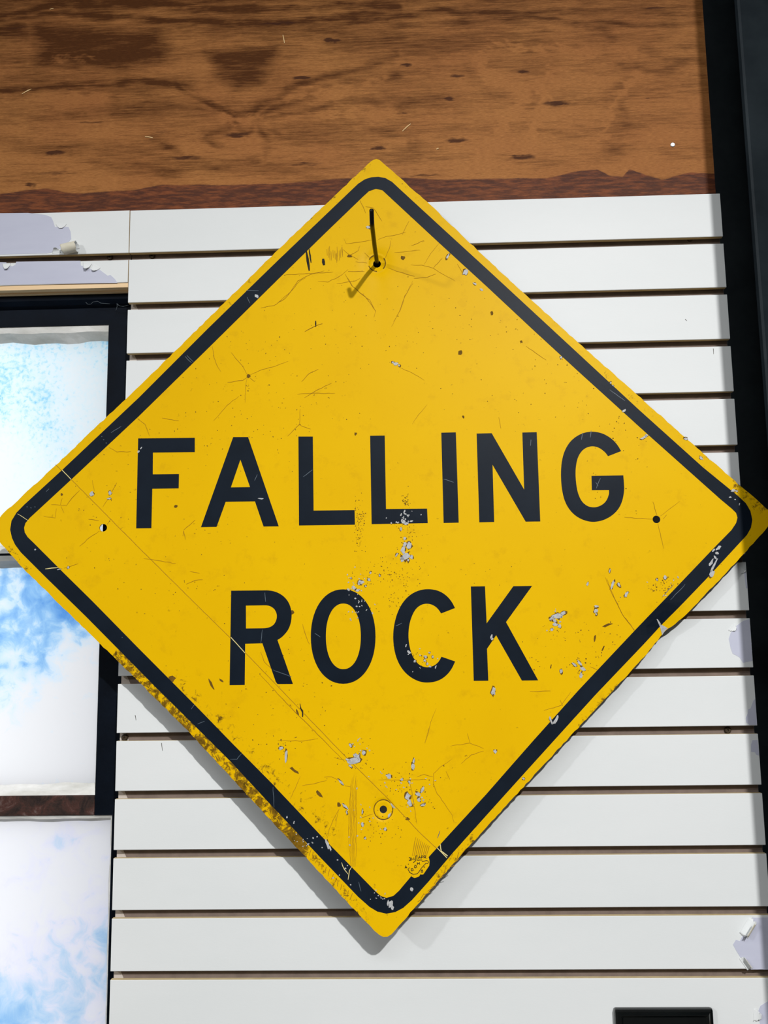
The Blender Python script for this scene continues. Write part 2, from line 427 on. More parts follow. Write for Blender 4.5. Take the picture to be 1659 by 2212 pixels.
curl('film_curl', (p[0] - 0.002, -0.0004, p[2] - 0.001), math.radians(304), 0.008, 0.30, 0.017, slats[13], taper=0.3, ragged=0.0008, seed=12)
p = wall(1631, 2192)
curl('film_flap', (p[0] - 0.002, -0.0004, p[2]), math.radians(262), 0.009, 0.18, 0.015, slats[14], ragged=0.0012, seed=13)
p = wall(1600, 1233)
curl('film_flap', (p[0], -0.0004, p[2]), math.radians(265), 0.010, 0.10, 0.008, slats[7], ragged=0.0006, seed=14)

# small scuffs on the white boards
for (x0_, y0_), (x1_, y1_), k in (((1541, 753), (1541.5, 765), 3), ((349, 1605), (351, 1622), 10), ((292, 1545), (294, 1556), 9), ((1480, 690), (1484, 693), 2)):
    a, b = wall(x0_, y0_), wall(x1_, y1_); t = (b - a) / np.linalg.norm(b - a); nn = np.array([t[2], 0, -t[0]]) * 0.00035
    V = [q + s_ * nn + np.array([0, y_, 0]) for y_ in (-0.0003, 0.0) for q, s_ in ((a, 1), (b, 0.5), (b, -0.5), (a, -1))]
    o = mesh_obj('scuff_mark', V, [(0, 1, 2, 3), (7, 6, 5, 4)] + [(i, i + 4, (i + 1) % 4 + 4, (i + 1) % 4) for i in range(4)], 'screw_dark', slats[k]); fix_normals(o)
# screws in the grooves
def disc(name, c, r, depth, mat, parent, seg=10, socket=True):
    V, Fc = [], []
    rings = [(r, 0.0), (r, -depth * 0.6), (r * 0.75, -depth), (r * 0.30, -depth), (r * 0.24, -depth * 0.45)]
    for rr, y in rings:
        V += [(c[0] + rr * math.cos(2 * math.pi * i / seg), c[1] + y, c[2] + rr * math.sin(2 * math.pi * i / seg)) for i in range(seg)]
    for k in range(len(rings) - 1):
        Fc += [(k * seg + i, k * seg + (i + 1) % seg, (k + 1) * seg + (i + 1) % seg, (k + 1) * seg + i) for i in range(seg)]
    Fc.append([(len(rings) - 1) * seg + i for i in range(seg)]); Fc.append(list(range(seg))[::-1])
    o = mesh_obj(name, V, Fc, mat, parent, smooth=False); fix_normals(o); return o
for (x, y), pr in (((1490, 516), panel), ((1571, 1577), panel), ((270, 1593), panel), ((329, 553), panel), ((238, 556), upper)):
    c = wall(x, y, 0.0118); disc('screw', (c[0], 0.0117, c[2]), 0.0046, 0.003, 'screw_dark', pr)

# ------------------------------------------------------------------ plywood above the slats
PY = 0.008
def plywood():
    x0, x1, z0, z1 = -0.80, XR - 0.003, ZO + 0.0006, ZO + 0.62
    nx, nz = 620, 236
    zs = np.concatenate([np.linspace(z0, ZO + 0.36, 200), np.linspace(ZO + 0.36, z1, 37)[1:]])
    xs = np.concatenate([np.linspace(x0, -0.24, 60), np.linspace(-0.24, x1, nx - 59)[1:]])
    nx, nz = len(xs), len(zs)
    X, Z = np.meshgrid(xs, zs); P = np.stack([X.ravel(), Z.ravel()], 1)
    def W(pts): return np.array([wall(a, b, PY)[[0, 2]] for a, b in pts])
    px = 0.00067
    rng = np.random.RandomState(7)
    def fbm(sx, sz, seed, octs=4):
        r = np.random.RandomState(seed); out = np.zeros(len(P)); amp = 1.0
        for o in range(octs):
            for _ in range(5):
                a = r.uniform(0, 2 * np.pi); out += amp / 3 * np.sin(P[:, 0] * sx * np.cos(a) * 6.28 + P[:, 1] * sz * np.sin(a) * 6.28 + r.uniform(0, 6.28))
            sx *= 2.1; sz *= 2.1; amp *= 0.5
        return out
    Q = P + np.stack([fbm(9, 14, 1) * 0.006, fbm(7, 16, 2) * 0.0035], 1)
    grain = np.zeros(len(P)); Q2_ = P + np.stack([fbm(40, 70, 31) * 0.006, fbm(40, 70, 32) * 0.004], 1)
    strokes = [
        ([(-40, 40), (60, 28), (110, 12), (250, 5), (400, 15), (520, 22), (700, 15), (860, 10)], 9, .75),
        ([(-40, 55), (100, 34), (140, 28), (250, 38), (400, 42), (560, 50), (700, 45), (860, 32)], 8, .65),
        ([(-40, 192), (60, 195), (150, 186), (300, 178), (380, 180), (430, 205), (470, 235), (505, 256)], 7, .75),
        ([(500, 258), (540, 246), (580, 220), (620, 190), (680, 170), (760, 150), (860, 120)], 9, .6),
        ([(380, 176), (420, 186), (455, 215), (485, 238), (520, 250)], 6, .5),
        ([(556, 260), (590, 235), (640, 212), (720, 190), (860, 160)], 8, .5),
        ([(556, 258), (640, 243), (720, 225), (860, 205)], 6, .55),
        ([(505, 262), (470, 280), (452, 292), (475, 315)], 7, .6), ([(500, 268), (520, 285), (545, 270)], 6, .5),
        ([(555, 262), (562, 285), (575, 305), (580, 335)], 10, .5), ([(562, 262), (585, 282), (610, 290)], 6, .4),
        ([(330, 300), (370, 325), (400, 350), (470, 360), (560, 345)], 12, .45),
        ([(130, 320), (200, 345), (280, 355), (380, 372)], 12, .4),
        ([(600, 270), (700, 270), (790, 285), (900, 300)], 14, .4),
        ([(830, 40), (960, 22), (1100, 28), (1300, 18), (1520, 30)], 8, .55), ([(830, 60), (1000, 50), (1200, 42), (1350, 55), (1520, 50)], 7, .5),
        ([(1090, 55), (1160, 48), (1240, 52), (1310, 64), (1330, 95), (1300, 120)], 8, .35), ([(1060, 90), (1130, 108), (1195, 100)], 8, .35),
        ([(1010, 150), (1035, 180), (1080, 200)], 10, .2),
        ([(1370, 150), (1330, 200), (1350, 265), (1320, 330)], 16, .4), ([(1390, 100), (1420, 110), (1470, 130), (1520, 128)], 9, .35),
        ([(1330, 140), (1420, 160), (1520, 165)], 8, .35)]
    for pts, wd, d in strokes:
        dist = seg_dist(Q, W(pts)); grain = np.maximum(grain, d * np.exp(-(dist / (wd * 1.25 * px)) ** 2) * (0.72 + 0.28 * np.clip(fbm(14, 30, 21), -1, 1)))
    patches = [([(82, 58), (180, 64), (330, 72), (360, 95), (330, 130), (270, 150), (180, 148), (84, 140)], .62, 12),
               ([(450, 112), (520, 104), (598, 106), (590, 140), (555, 185), (505, 196), (470, 165)], .58, 9),
               ([(-40, 55), (40, 50), (40, 75), (-40, 80)], .5, 10), ([(465, 55), (700, 45), (720, 70), (560, 84), (470, 70)], .42, 14),
               ([(60, 160), (300, 165), (330, 190), (70, 190)], .32, 14), ([(700, 60), (880, 40), (880, 100), (720, 110)], .36, 20),
               ([(240, 215), (330, 200), (440, 225), (460, 250), (330, 265), (240, 250)], .36, 12),
               ([(600, 262), (700, 245), (780, 262), (700, 290), (610, 290)], .34, 14), ([(90, 315), (300, 318), (420, 345), (600, 350), (700, 385), (400, 370), (200, 355)], .30, 16),
               ([(700, 300), (830, 290), (900, 330), (820, 350), (720, 330)], .26, 14), ([(880, 60), (1100, 60), (1180, 85), (1000, 120), (880, 110)], .28, 20),
               ([(830, 200), (960, 190), (990, 235), (850, 250)], .3, 16), ([(1310, 210), (1370, 200), (1370, 290), (1310, 300)], .28, 14),
               ([(-40, -80), (1600, -80), (1600, 4), (-40, 4)], .42, 14)]
    for pts, d, soft in patches:
        w_ = W(pts); sd = seg_dist(Q, w_, True) * np.where(inside(Q, w_), 1, -1) / (soft * 2.0 * px)
        grain = np.maximum(grain, d * np.clip(sd * 0.5 + 0.5, 0, 1))
    lines = np.sin((P[:, 1] + fbm(3, 5, 11) * 0.012) * 2 * np.pi / 0.045)
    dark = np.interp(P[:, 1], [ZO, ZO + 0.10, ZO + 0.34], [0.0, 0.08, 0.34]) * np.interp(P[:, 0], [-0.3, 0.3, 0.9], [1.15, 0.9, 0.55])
    light = np.zeros(len(P))
    for pts, wd, d in [([(1030, 125), (1055, 165), (1115, 190), (1145, 205), (1100, 250), (1070, 300), (1010, 370)], 9, .5), ([(1200, 150), (1165, 180), (1180, 215), (1150, 280), (1140, 330)], 9, .45),
                       ([(1060, 90), (1130, 108), (1195, 100), (1280, 120)], 7, .4), ([(1380, 160), (1330, 215), (1300, 300)], 8, .35), ([(480, 245), (505, 262), (540, 258), (560, 250)], 6, .5),
                       ([(620, 215), (700, 195), (830, 170)], 6, .3), ([(690, 250), (770, 240), (850, 245)], 10, .35), ([(150, 215), (230, 210)], 10, .3), ([(110, 125), (200, 122)], 7, .45)]:
        light = np.maximum(light, d * np.exp(-(seg_dist(Q2_, W(pts)) / (wd * px)) ** 2))
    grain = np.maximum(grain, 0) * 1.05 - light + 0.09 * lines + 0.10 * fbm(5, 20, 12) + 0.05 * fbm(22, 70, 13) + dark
    knot = np.zeros(len(P))
    marks = [(120, 330, 50, 10, .95), (115, 375, 72, 10, .62), (65, 400, 28, 9, .95), (345, 285, 70, 7, .5), (400, 341, 75, 9, .72), (510, 292, 60, 11, .85),
             (650, 168, 42, 8, .9), (715, 87, 36, 9, .95), (665, 355, 90, 9, .65), (820, 320, 32, 9, .9), (600, 50, 95, 6, .75), (625, 68, 28, 6, .55),
             (150, 192, 26, 6, .55), (878, 141, 26, 7, .95), (988, 164, 34, 8, .72), (1130, 156, 32, 8, .75), (970, 213, 28, 10, .9), (1200, 223, 56, 10, .9),
             (985, 303, 62, 9, .85), (1130, 339, 64, 10, .9), (875, 244, 14, 6, .75), (1080, 359, 25, 7, .5), (1415, 17, 40, 6, .65), (190, 265, 90, 6, .55),
             (1397, 213, 14, 5, .5), (1350, 260, 12, 5, .5), (915, 379, 70, 6, .7), (40, 60, 60, 8, .5)]
    Q2 = P + np.stack([fbm(40, 60, 3) * 0.003, fbm(40, 60, 4) * 0.0012], 1)
    for x, y, a, b, d in marks:
        c = wall(x, y, PY); e = ((Q2[:, 0] - c[0]) / (a * px * .55)) ** 2 + ((Q2[:, 1] - c[2]) / (b * px * .62)) ** 2
        knot = np.maximum(knot, d * np.exp(-e ** 1.6))
    edge = W([(-400, 430), (-60, 425), (0, 420), (60, 411), (100, 408), (160, 418), (220, 415), (290, 410), (350, 400), (450, 400), (600, 398), (750, 385), (880, 384),
              (950, 388), (1100, 386), (1180, 385), (1215, 378), (1250, 370), (1290, 366), (1320, 380), (1345, 382), (1360, 366), (1395, 378), (1430, 388), (1490, 372), (1560, 376)])
    zt = np.interp(P[:, 0], edge[:, 0], edge[:, 1])
    stain = np.clip((zt - P[:, 1]) / 0.014 + 0.5, 0, 1)
    V = np.stack([X.ravel(), np.full(X.size, PY), Z.ravel()], 1)
    idx = np.arange(nx * nz).reshape(nz, nx)
    Fc = np.stack([idx[:-1, :-1].ravel(), idx[:-1, 1:].ravel(), idx[1:, 1:].ravel(), idx[1:, :-1].ravel()], 1).tolist()
    k = len(V)
    bx = [(x0, 0.0205, z0), (x1, 0.0205, z0), (x1, 0.0205, z1), (x0, 0.0205, z1)]
    rim = np.concatenate([idx[0, :], idx[1:, -1], idx[-1, :-1][::-1], idx[1:-1, 0][::-1]])
    Vb = [(V[i][0], 0.0205, V[i][2]) for i in rim]; r = len(rim)
    for i in range(r): Fc.append((rim[i], k + i, k + (i + 1) % r, rim[(i + 1) % r]))
    Fc.append([k + i for i in range(r)][::-1])
    o = mesh_obj('plywood_sheet', np.vstack([V, Vb]), Fc, 'plywood')
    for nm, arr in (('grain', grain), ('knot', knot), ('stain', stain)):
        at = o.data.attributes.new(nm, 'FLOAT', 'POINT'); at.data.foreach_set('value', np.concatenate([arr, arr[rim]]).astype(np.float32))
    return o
ply = plywood()
tag(ply, 'brown stained plywood sheet with dark red bottom edge above the slat wall', 'plywood')
c = wall(1453, 313, PY)
tag(disc('nail_head', (c[0], PY, c[2]), 0.0034, 0.0012, 'zinc', ply), label='shiny round nail head')
for x, y, a, L in ((878, 276, 42, 0.017), (58, 198, 28, 0.016), (613, 85, 100, 0.014), (112, 20, 10, 0.006), (322, 297, 170, 0.012), (945, 322, 20, 0.004)):
    c = wall(x, y, PY); ca, sa = math.cos(math.radians(a)), math.sin(math.radians(a))
    V = []
    for t in (-.5, .1, .5):
        for s_ in (-1, 1):
            for dy in (0, -0.0008): V.append((c[0] + ca * L * t - sa * s_ * 0.0007 * (1.2 - abs(t)), PY + dy, c[2] + sa * L * t + ca * s_ * 0.0007 * (1.2 - abs(t)) + 0.0006 * (t == .1)))
    Fc = []
    for k in (0, 4): Fc += [(k, k + 1, k + 5, k + 4), (k + 2, k + 6, k + 7, k + 3), (k + 1, k + 3, k + 7, k + 5), (k, k + 4, k + 6, k + 2)]
    Fc += [(0, 2, 3, 1), (8, 9, 11, 10)]
    mesh_obj('splinter', V, Fc, 'straw', ply)

# ------------------------------------------------------------------ window
z_h0 = wz(120, 704, WY)                       # underside of the head
xj_in = wx(235, 701, WY); xj_out = 0.014      # upper right jamb
z_thin_t, z_thin_b = wz(20, 1195, WY), wz(20, 1200, WY)
z_bar_t, z_bar_b = wz(100, 1718.5, WY), wz(100, 1762, WY)
xl_in = wx(242, 1766, WY)
win = empty('window_1', (WX0 / 2, WY, z_sill)); tag(win, kind='structure')
o = extrude_x('frame_head', [(WY, z_h0), (WY, wz(120, 668, WY)), (WY - 0.006, wz(120, 663, WY)), (WY - 0.011, wz(120, 655, WY)), (WY - 0.012, wz(120, 646, WY)),
              (WY - 0.009, wz(120, 638, WY)), (WY - 0.004, z_head), (0.075, z_head), (0.075, z_h0)], WX0, xj_out, ['navy_steel'], win)
extrude_z('frame_jamb', [(xj_in, WY), (xj_out - 0.006, WY), (xj_out - 0.004, WY - 0.004), (xj_out, WY - 0.004), (xj_out, 0.075), (xj_in, 0.075)], z_bar_b, z_h0, ['navy_steel'], win)
extrude_z('frame_jamb', [(xl_in, WY), (xj_out, WY), (xj_out, 0.075), (xl_in, 0.075)], z_sill, z_bar_b, ['navy_steel'], win)
extrude_z('frame_jamb', [(WX0, WY), (WX0 + 0.03, WY), (WX0 + 0.03, 0.075), (WX0, 0.075)], z_sill, z_h0, ['navy_steel'], win)
box('glazing_bar', WX0 + 0.03, xj_in, WY + 0.002, 0.07, z_thin_b, z_thin_t, 'navy_steel', win)
box('frame_rail', WX0 + 0.03, xj_in, WY - 0.001, 0.07, z_bar_b, z_bar_t, 'rusty_steel', win, b=0.002)
box('frame_rail', WX0 + 0.03, xl_in, WY, 0.07, z_sill, z_sill + 0.03, 'rusty_steel', win, b=0.002)
PG = 0.048                                    # glass plane
pane_material('pane_upper', [(0.40, rgb(242, 246, 248)), (0.50, rgb(236, 246, 250)), (0.555, rgb(206, 236, 248)), (0.64, rgb(136, 204, 238)), (0.74, rgb(120, 168, 226))], 150, (3.1, 0, 1.7), 0.3, 6,
              zband=(ZO - 0.43, ZO - 0.20, -0.14, 0.03))
pane_material('pane_middle', [(0.44, rgb(243, 243, 244)), (0.52, rgb(232, 242, 250)), (0.57, rgb(196, 224, 246)), (0.68, rgb(150, 194, 236))], 42, (0.3, 0, 4.2), 0.5, 8,
              zband=(ZO - 0.74, ZO - 0.55, -0.10, 0.09))
pane_material('pane_lower', [(0.44, rgb(243, 243, 245)), (0.52, rgb(240, 240, 248)), (0.60, rgb(216, 232, 246)), (0.72, rgb(178, 212, 240))], 34, (7.3, 0, 2.2), 1.0, 8,
              zband=(ZO - 1.14, ZO - 0.92, 0.08, -0.06))
def glazing(z0, z1, x1, mat, bt, bb, bx):
    # a pane and the four beads of putty that hold it; bt, bb, bx: visible heights and width of the beads
    p_ = box('pane', WX0 + 0.03, x1, PG, PG + 0.004, z0, z1, mat, win)
    def wav(i, a, sd): return a * (math.sin(i * 1.7 + sd) * .5 + math.sin(i * 0.61 + sd * 2) * .5)
    xs = np.linspace(WX0 + 0.03, x1, 34)
    for kind, zz, hb, sg in (('top', z1, bt, -1), ('bottom', z0, bb, 1)):
        V, Fc = [], []
        for i, x in enumerate(xs):
            h = hb * (1 + wav(i, 0.14, z0 * 9 + sg))
            V += [(x, WY + 0.0015, zz), (x, WY + 0.004 + wav(i, 0.001, 3), zz + sg * h * 0.45), (x, PG, zz + sg * h), (x, PG, zz)]
        for i in range(len(xs) - 1):
            for j in range(4): Fc.append((4 * i + j, 4 * i + (j + 1) % 4, 4 * i + 4 + (j + 1) % 4, 4 * i + 4 + j))
        Fc += [(0, 3, 2, 1), (len(V) - 4, len(V) - 3, len(V) - 2, len(V) - 1)]
        q = mesh_obj('putty_bead', V, Fc, 'putty', win); fix_normals(q)
    zs = np.linspace(z0, z1, 30); V, Fc = [], []
    for i, z in enumerate(zs):
        b = bx * (1 + wav(i, 0.15, z1 * 7))
        V += [(x1, WY + 0.0015, z), (x1 - b * 0.45, WY + 0.005, z), (x1 - b, PG, z), (x1, PG, z)]
    for i in range(len(zs) - 1):
        for j in range(4): Fc.append((4 * i + j, 4 * i + (j + 1) % 4, 4 * i + 4 + (j + 1) % 4, 4 * i + 4 + j))
    Fc += [(0, 3, 2, 1), (len(V) - 4, len(V) - 3, len(V) - 2, len(V) - 1)]
    q = mesh_obj('putty_bead', V, Fc, 'putty', win); fix_normals(q)
mm = 0.00066
glazing(z_thin_t, z_h0, xj_in, 'pane_upper', 0.0205, 0.0125, 0.0035)
glazing(z_bar_t, z_thin_b, xj_in, 'pane_middle', 0.0165, 0.0135, 0.0045)
glazing(z_sill + 0.03, z_bar_b, xl_in, 'pane_lower', 0.0105, 0.012, 0.0075)
# pine lath between the slat strip and the window head
zf = wz(140, 624, 0.0015); zg_ = wz(140, 633.5, 0.012)
tl = extrude_x('trim_1', [(0.0015, zf), (0.0015, z_cut - 0.0002), (0.0205, z_cut - 0.0002), (0.0205, zg_), (0.012, zg_), (0.012, zf)],
               -0.80, XL - 0.0012, ['pine'])
tag(tl, kind='structure')
# cobweb threads on the head of the window
def tube(name, pts, r, mat, parent=None, seg=8, taper=None):
    pts = [np.array(q, float) for q in pts]; V, Fc = [], []
    prev = None
    for i, q in enumerate(pts):
        t = pts[min(i + 1, len(pts) - 1)] - pts[max(i - 1, 0)]; t /= np.linalg.norm(t)
        if prev is None:
            a = np.cross(t, [0.3, 0.1, 1.0]); a /= np.linalg.norm(a)
        else:
            a = prev - t * (prev @ t); a /= np.linalg.norm(a)
        prev = a; b = np.cross(t, a); rr = r * (taper[i] if taper else 1)
        V += [q + rr * (a * math.cos(2 * math.pi * k / seg) + b * math.sin(2 * math.pi * k / seg)) for k in range(seg)]
    for i in range(len(pts) - 1):
        Fc += [(i * seg + k, i * seg + (k + 1) % seg, (i + 1) * seg + (k + 1) % seg, (i + 1) * seg + k) for k in range(seg)]
    Fc += [list(range(seg))[::-1], [(len(pts) - 1) * seg + k for k in range(seg)]]
    return mesh_obj(name, V, Fc, mat, parent, smooth=True)
for pts in ([(1025, 1178), (1050, 1202), (1085, 1200), (1110, 1175), (1165, 1165), (1205, 1188), (1310, 1196)], [(1395, 1195), (1430, 1222), (1470, 1228), (1535, 1212)], [(1398, 1190), (1400, 1225), (1385, 1275)]):
    tube('cobweb_thread', [wall(x / 5.53, 440 + y / 5.53, WY - 0.013) for x, y in pts], 0.00022, 'web', win, seg=4)

# ------------------------------------------------------------------ steel column on the right
cx0, cy0 = 0.9245, 0.05
prof = [(cx0, cy0 + .003), (cx0 + .003, cy0), (cx0 + .2, cy0), (cx0 + .2, cy0 + .014), (cx0 + .106, cy0 + .014), (cx0 + .106, .29), (cx0 + .2, .29), (cx0 + .2, .304), (cx0, .304), (cx0, .29),
        (cx0 + .096, .29), (cx0 + .096, cy0 + .014), (cx0, cy0 + .014)]
colm = extrude_z('steel_column', prof, 0.0, 4.3, ['column_steel'])
tag(colm, 'dark grey painted steel column standing at the right edge', 'column')

# ------------------------------------------------------------------ black plaque at the bottom of the slat wall
a, b = wall(1328, 2180, -0.010), wall(1541, 2182.5, -0.010)
def plaque(x0, x1, zt):
    zb = zt - 0.092; root = empty('black_plaque', ((x0 + x1) / 2, 0, zb))
    tag(root, 'glossy black plaque with a raised rim low on the white slats', 'plaque')
    box('body', x0, x1, -0.010, -0.0006, zb, zt, 'black_gloss', root, b=0.003)
    i = 0.0065; V, Fc = [], []
    for d, y in ((0.0042, -0.0100), (i, -0.0122), (i + 0.001, -0.0122), (i + 0.0035, -0.0102)):
        V += [(x0 + d, y, zb + d), (x1 - d, y, zb + d), (x1 - d, y, zt - d), (x0 + d, y, zt - d)]
    for k in range(3):
        Fc += [(4 * k + j, 4 * k + (j + 1) % 4, 4 * k + 4 + (j + 1) % 4, 4 * k + 4 + j) for j in range(4)]
    mesh_obj('raised_rim', V, Fc, 'black_gloss', root)
plaque(a[0], b[0], a[2])

# ================================================================== the sign
SC = wall(828, 1130, -0.03)             # about its middle
SCX, SCZ = SC[0], SC[2]
def gap(X, Z):
    # distance of the plate in front of the slats: it hangs a little askew and its lower tip is bent outwards
    s = np.clip((-(Z - SCZ) - 0.20) / 0.33, 0, 1.2)
    return 0.030 - 0.019 * (X - SCX) - 0.015 * (Z - SCZ) + 0.022 * s * s
def on_sign(px, py):
    P = wall(px, py, -0.03)
    for _ in range(8): P = wall(px, py, -gap(P[0], P[2]))
    return np.array([P[0], P[2]])
HOLES = {'top': (814, 567), 'bottom': (828, 1749), 'left': (223, 1140), 'right': (1418, 1122)}
HXZ = {k: on_sign(*q) for k, q in HOLES.items()}
def surf(X, Z):
    # outward height of the face (towards the viewer), with the dents around the bolt holes
    g = gap(X, Z)
    for k, dep, sg in (('top', 0.0058, 0.0150), ('bottom', 0.0022, 0.0095)):
        r = np.hypot(X - HXZ[k][0], Z - HXZ[k][1])
        g = g - dep * np.exp(-(r / sg) ** 2) + 0.0009 * np.exp(-((r - 0.0122) / 0.0016) ** 2) * (1 if k == 'top' else -0.9)
    r = HXZ['top']; # soft vertical crease below the hook
    g = g - 0.0007 * np.exp(-((X - r[0] - 0.002) / 0.008) ** 2) * np.clip((r[1] - Z) / 0.02, 0, 1) * np.clip(1 - (r[1] - Z) / 0.16, 0, 1)
    # knock in the lower right edge
    d = on_dent; q = np.hypot(X - d[0], Z - d[1]); g = g - 0.005 * np.exp(-(q / 0.022) ** 2)
    return g
on_dent = on_sign(1445, 1362)
def surf3(P, off=0.0):
    P = np.asarray(P, float); return np.stack([P[:, 0], -(surf(P[:, 0], P[:, 1]) + off), P[:, 1]], 1)

def film(name, outer, holes, off, thick, mat, parent, step=0.012, extra=None, mats_side=None):
    """A thin sheet lying on the sign face: outline and holes in the X-Z plane, front face `off` above the plate face."""
    loops = [np.asarray(outer, float)] + [np.asarray(h, float) for h in holes]
    dense = []
    for L in loops:
        out = []
        for p0, p1 in zip(L, np.roll(L, -1, 0)):
            k = max(1, int(math.ceil(np.hypot(*(p1 - p0)) / step)))
            out += [p0 + (p1 - p0) * i / k for i in range(k)]
        dense.append(np.array(out))
    pts = [q for L in dense for q in L]; edges = []; k0 = 0
    for L in dense:
        edges += [(k0 + i, k0 + (i + 1) % len(L)) for i in range(len(L))]; k0 += len(L)
    lo, hi = loops[0].min(0), loops[0].max(0)
    gx, gz = np.meshgrid(np.arange(lo[0] + step * .5, hi[0], step), np.arange(lo[1] + step * .5, hi[1], step))
    g = np.stack([gx.ravel() + 0.13 * step * ((np.arange(gx.size) % 3) - 1), gz.ravel()], 1)
    if extra is not None and len(extra): g = np.vstack([g, extra])
    if len(g):
        ok = inside(g, dense[0]) & (seg_dist(g, dense[0], True) > step * .35)
        for L in dense[1:]: ok &= ~inside(g, L) & (seg_dist(g, L, True) > step * .12)
        pts += list(g[ok])
    vo, eo, fo, ov, oe, of = delaunay_2d_cdt([Vector((q[0], q[1])) for q in pts], edges, [], 0, 1e-7)
    P = np.array([(q.x, q.y) for q in vo]); T = np.array([list(f) for f in fo if len(f) == 3])
    cen = P[T].mean(1); ok = inside(cen, dense[0])
    for L in dense[1:]: ok &= ~inside(cen, L)
    T = T[ok]
    a = P[T]; area = (a[:, 1, 0] - a[:, 0, 0]) * (a[:, 2, 1] - a[:, 0, 1]) - (a[:, 1, 1] - a[:, 0, 1]) * (a[:, 2, 0] - a[:, 0, 0])
    T[area < 0] = T[area < 0][:, ::-1]              # seen from -Y, X right and Z up: anticlockwise is the front
    n_ = len(P); V = np.vstack([surf3(P, off), surf3(P, off - thick)] * 2)
    Fc = T.tolist() + (T[:, ::-1] + n_).tolist(); mi = [0] * len(T) + [1 if mats_side else 0] * len(T)
    cnt = {}
    for t in T:
        for i in range(3):
            e = (t[i], t[(i + 1) % 3]); cnt[e] = 1
    for (i, j) in cnt:
        if (j, i) not in cnt: Fc.append((j + 2 * n_, i + 2 * n_, i + 3 * n_, j + 3 * n_)); mi.append(1 if mats_side else 0)
    o = mesh_obj(name, V, Fc, [mat] + ([mats_side] if mats_side else []), parent, mi=mi)
    sm = np.zeros(len(o.data.polygons), bool); sm[:len(T)] = (mats_side is not None); o.data.polygons.foreach_set('use_smooth', sm)
    return o, P

def sp(pts): return np.array([on_sign(x, y) for x, y in pts])
def chaikin(pts, n=2, closed=True):
    pts = [np.array(q, float) for q in pts]
    for _ in range(n):
        out = []; r = range(len(pts)) if closed else range(len(pts) - 1)
        if not closed: out.append(pts[0])
        for i in r:
            p0, p1 = pts[i], pts[(i + 1) % len(pts)]; out += [p0 * .75 + p1 * .25, p0 * .25 + p1 * .75]
        if not closed: out.append(pts[-1])
        pts = out
    return [tuple(q) for q in pts]

OUT = [(801, 349), (806, 345.5), (813, 343.5), (820, 345.5), (826, 351), (835, 359), (928, 441), (1050, 558), (1150, 650), (1250, 741), (1376.6, 853), (1450, 918), (1519, 979.7), (1601, 1051),
       (1645, 1089), (1660, 1102), (1666, 1110), (1668, 1119), (1666, 1128), (1659, 1137), (1640, 1159), (1592.7, 1212), (1520, 1288), (1474, 1335.5), (1460, 1348), (1445, 1358), (1438, 1364), (1427.5, 1375.5), (1398, 1412),
       (1316.6, 1500), (1180, 1646), (1050, 1788), (1001, 1841), (950, 1899), (893, 1964), (868, 1993), (855, 2008), (846, 2018), (837, 2023.5), (828, 2024), (820, 2020), (808, 2010), (790, 1991), (752, 1951),
       (708.5, 1904), (652, 1842.6), (580, 1767), (519.5, 1702), (411, 1584), (300, 1473), (217, 1391.6), (130, 1307), (50, 1227.5), (5, 1178), (-7, 1164), (-13, 1154), (-15, 1144), (-12, 1134), (-5, 1124), (4, 1112),
       (120.6, 1004.8), (230, 901), (334, 802), (450, 688), (560, 579), (600, 540), (695, 448.5)]
rng = random.Random(4)
def nick(pts, amp):
    out = []
    for (x0, y0), (x1, y1) in zip(pts, pts[1:] + pts[:1]):
        L = math.hypot(x1 - x0, y1 - y0); k = max(1, int(L / 9)); nx, ny = -(y1 - y0) / (L + 1e-9), (x1 - x0) / (L + 1e-9)
        for i in range(k):
            a = rng.uniform(-amp, amp) if i else 0
            out.append((x0 + (x1 - x0) * i / k + nx * a, y0 + (y1 - y0) * i / k + ny * a))
    return out
sign = empty('road_sign', (SCX, -0.03, on_sign(828, 2024)[1]))
tag(sign, 'scratched yellow diamond warning sign reading FALLING ROCK in black', 'road sign')
outline = sp(nick(OUT, 0.9))
def circ(c, r, n=18): return [(c[0] + r * math.cos(2 * math.pi * i / n), c[1] + r * math.sin(2 * math.pi * i / n)) for i in range(n)]
hole_r = {'top': 0.0056, 'bottom': 0.0048, 'left': 0.0052, 'right': 0.0052}
extra = []
for k in ('top', 'bottom'):
    for rr in np.linspace(0.0062, 0.036, 22):
        extra += circ(HXZ[k], rr, 28)
for rr in np.linspace(0.003, 0.04, 9): extra += circ(on_dent, rr, 22)
plate, PP = film('sign_plate', outline, [circ(HXZ[k], hole_r[k]) for k in HXZ], 0.0, 0.0022, 'sign_yellow', sign, 0.0095, np.array(extra), 'aluminium')
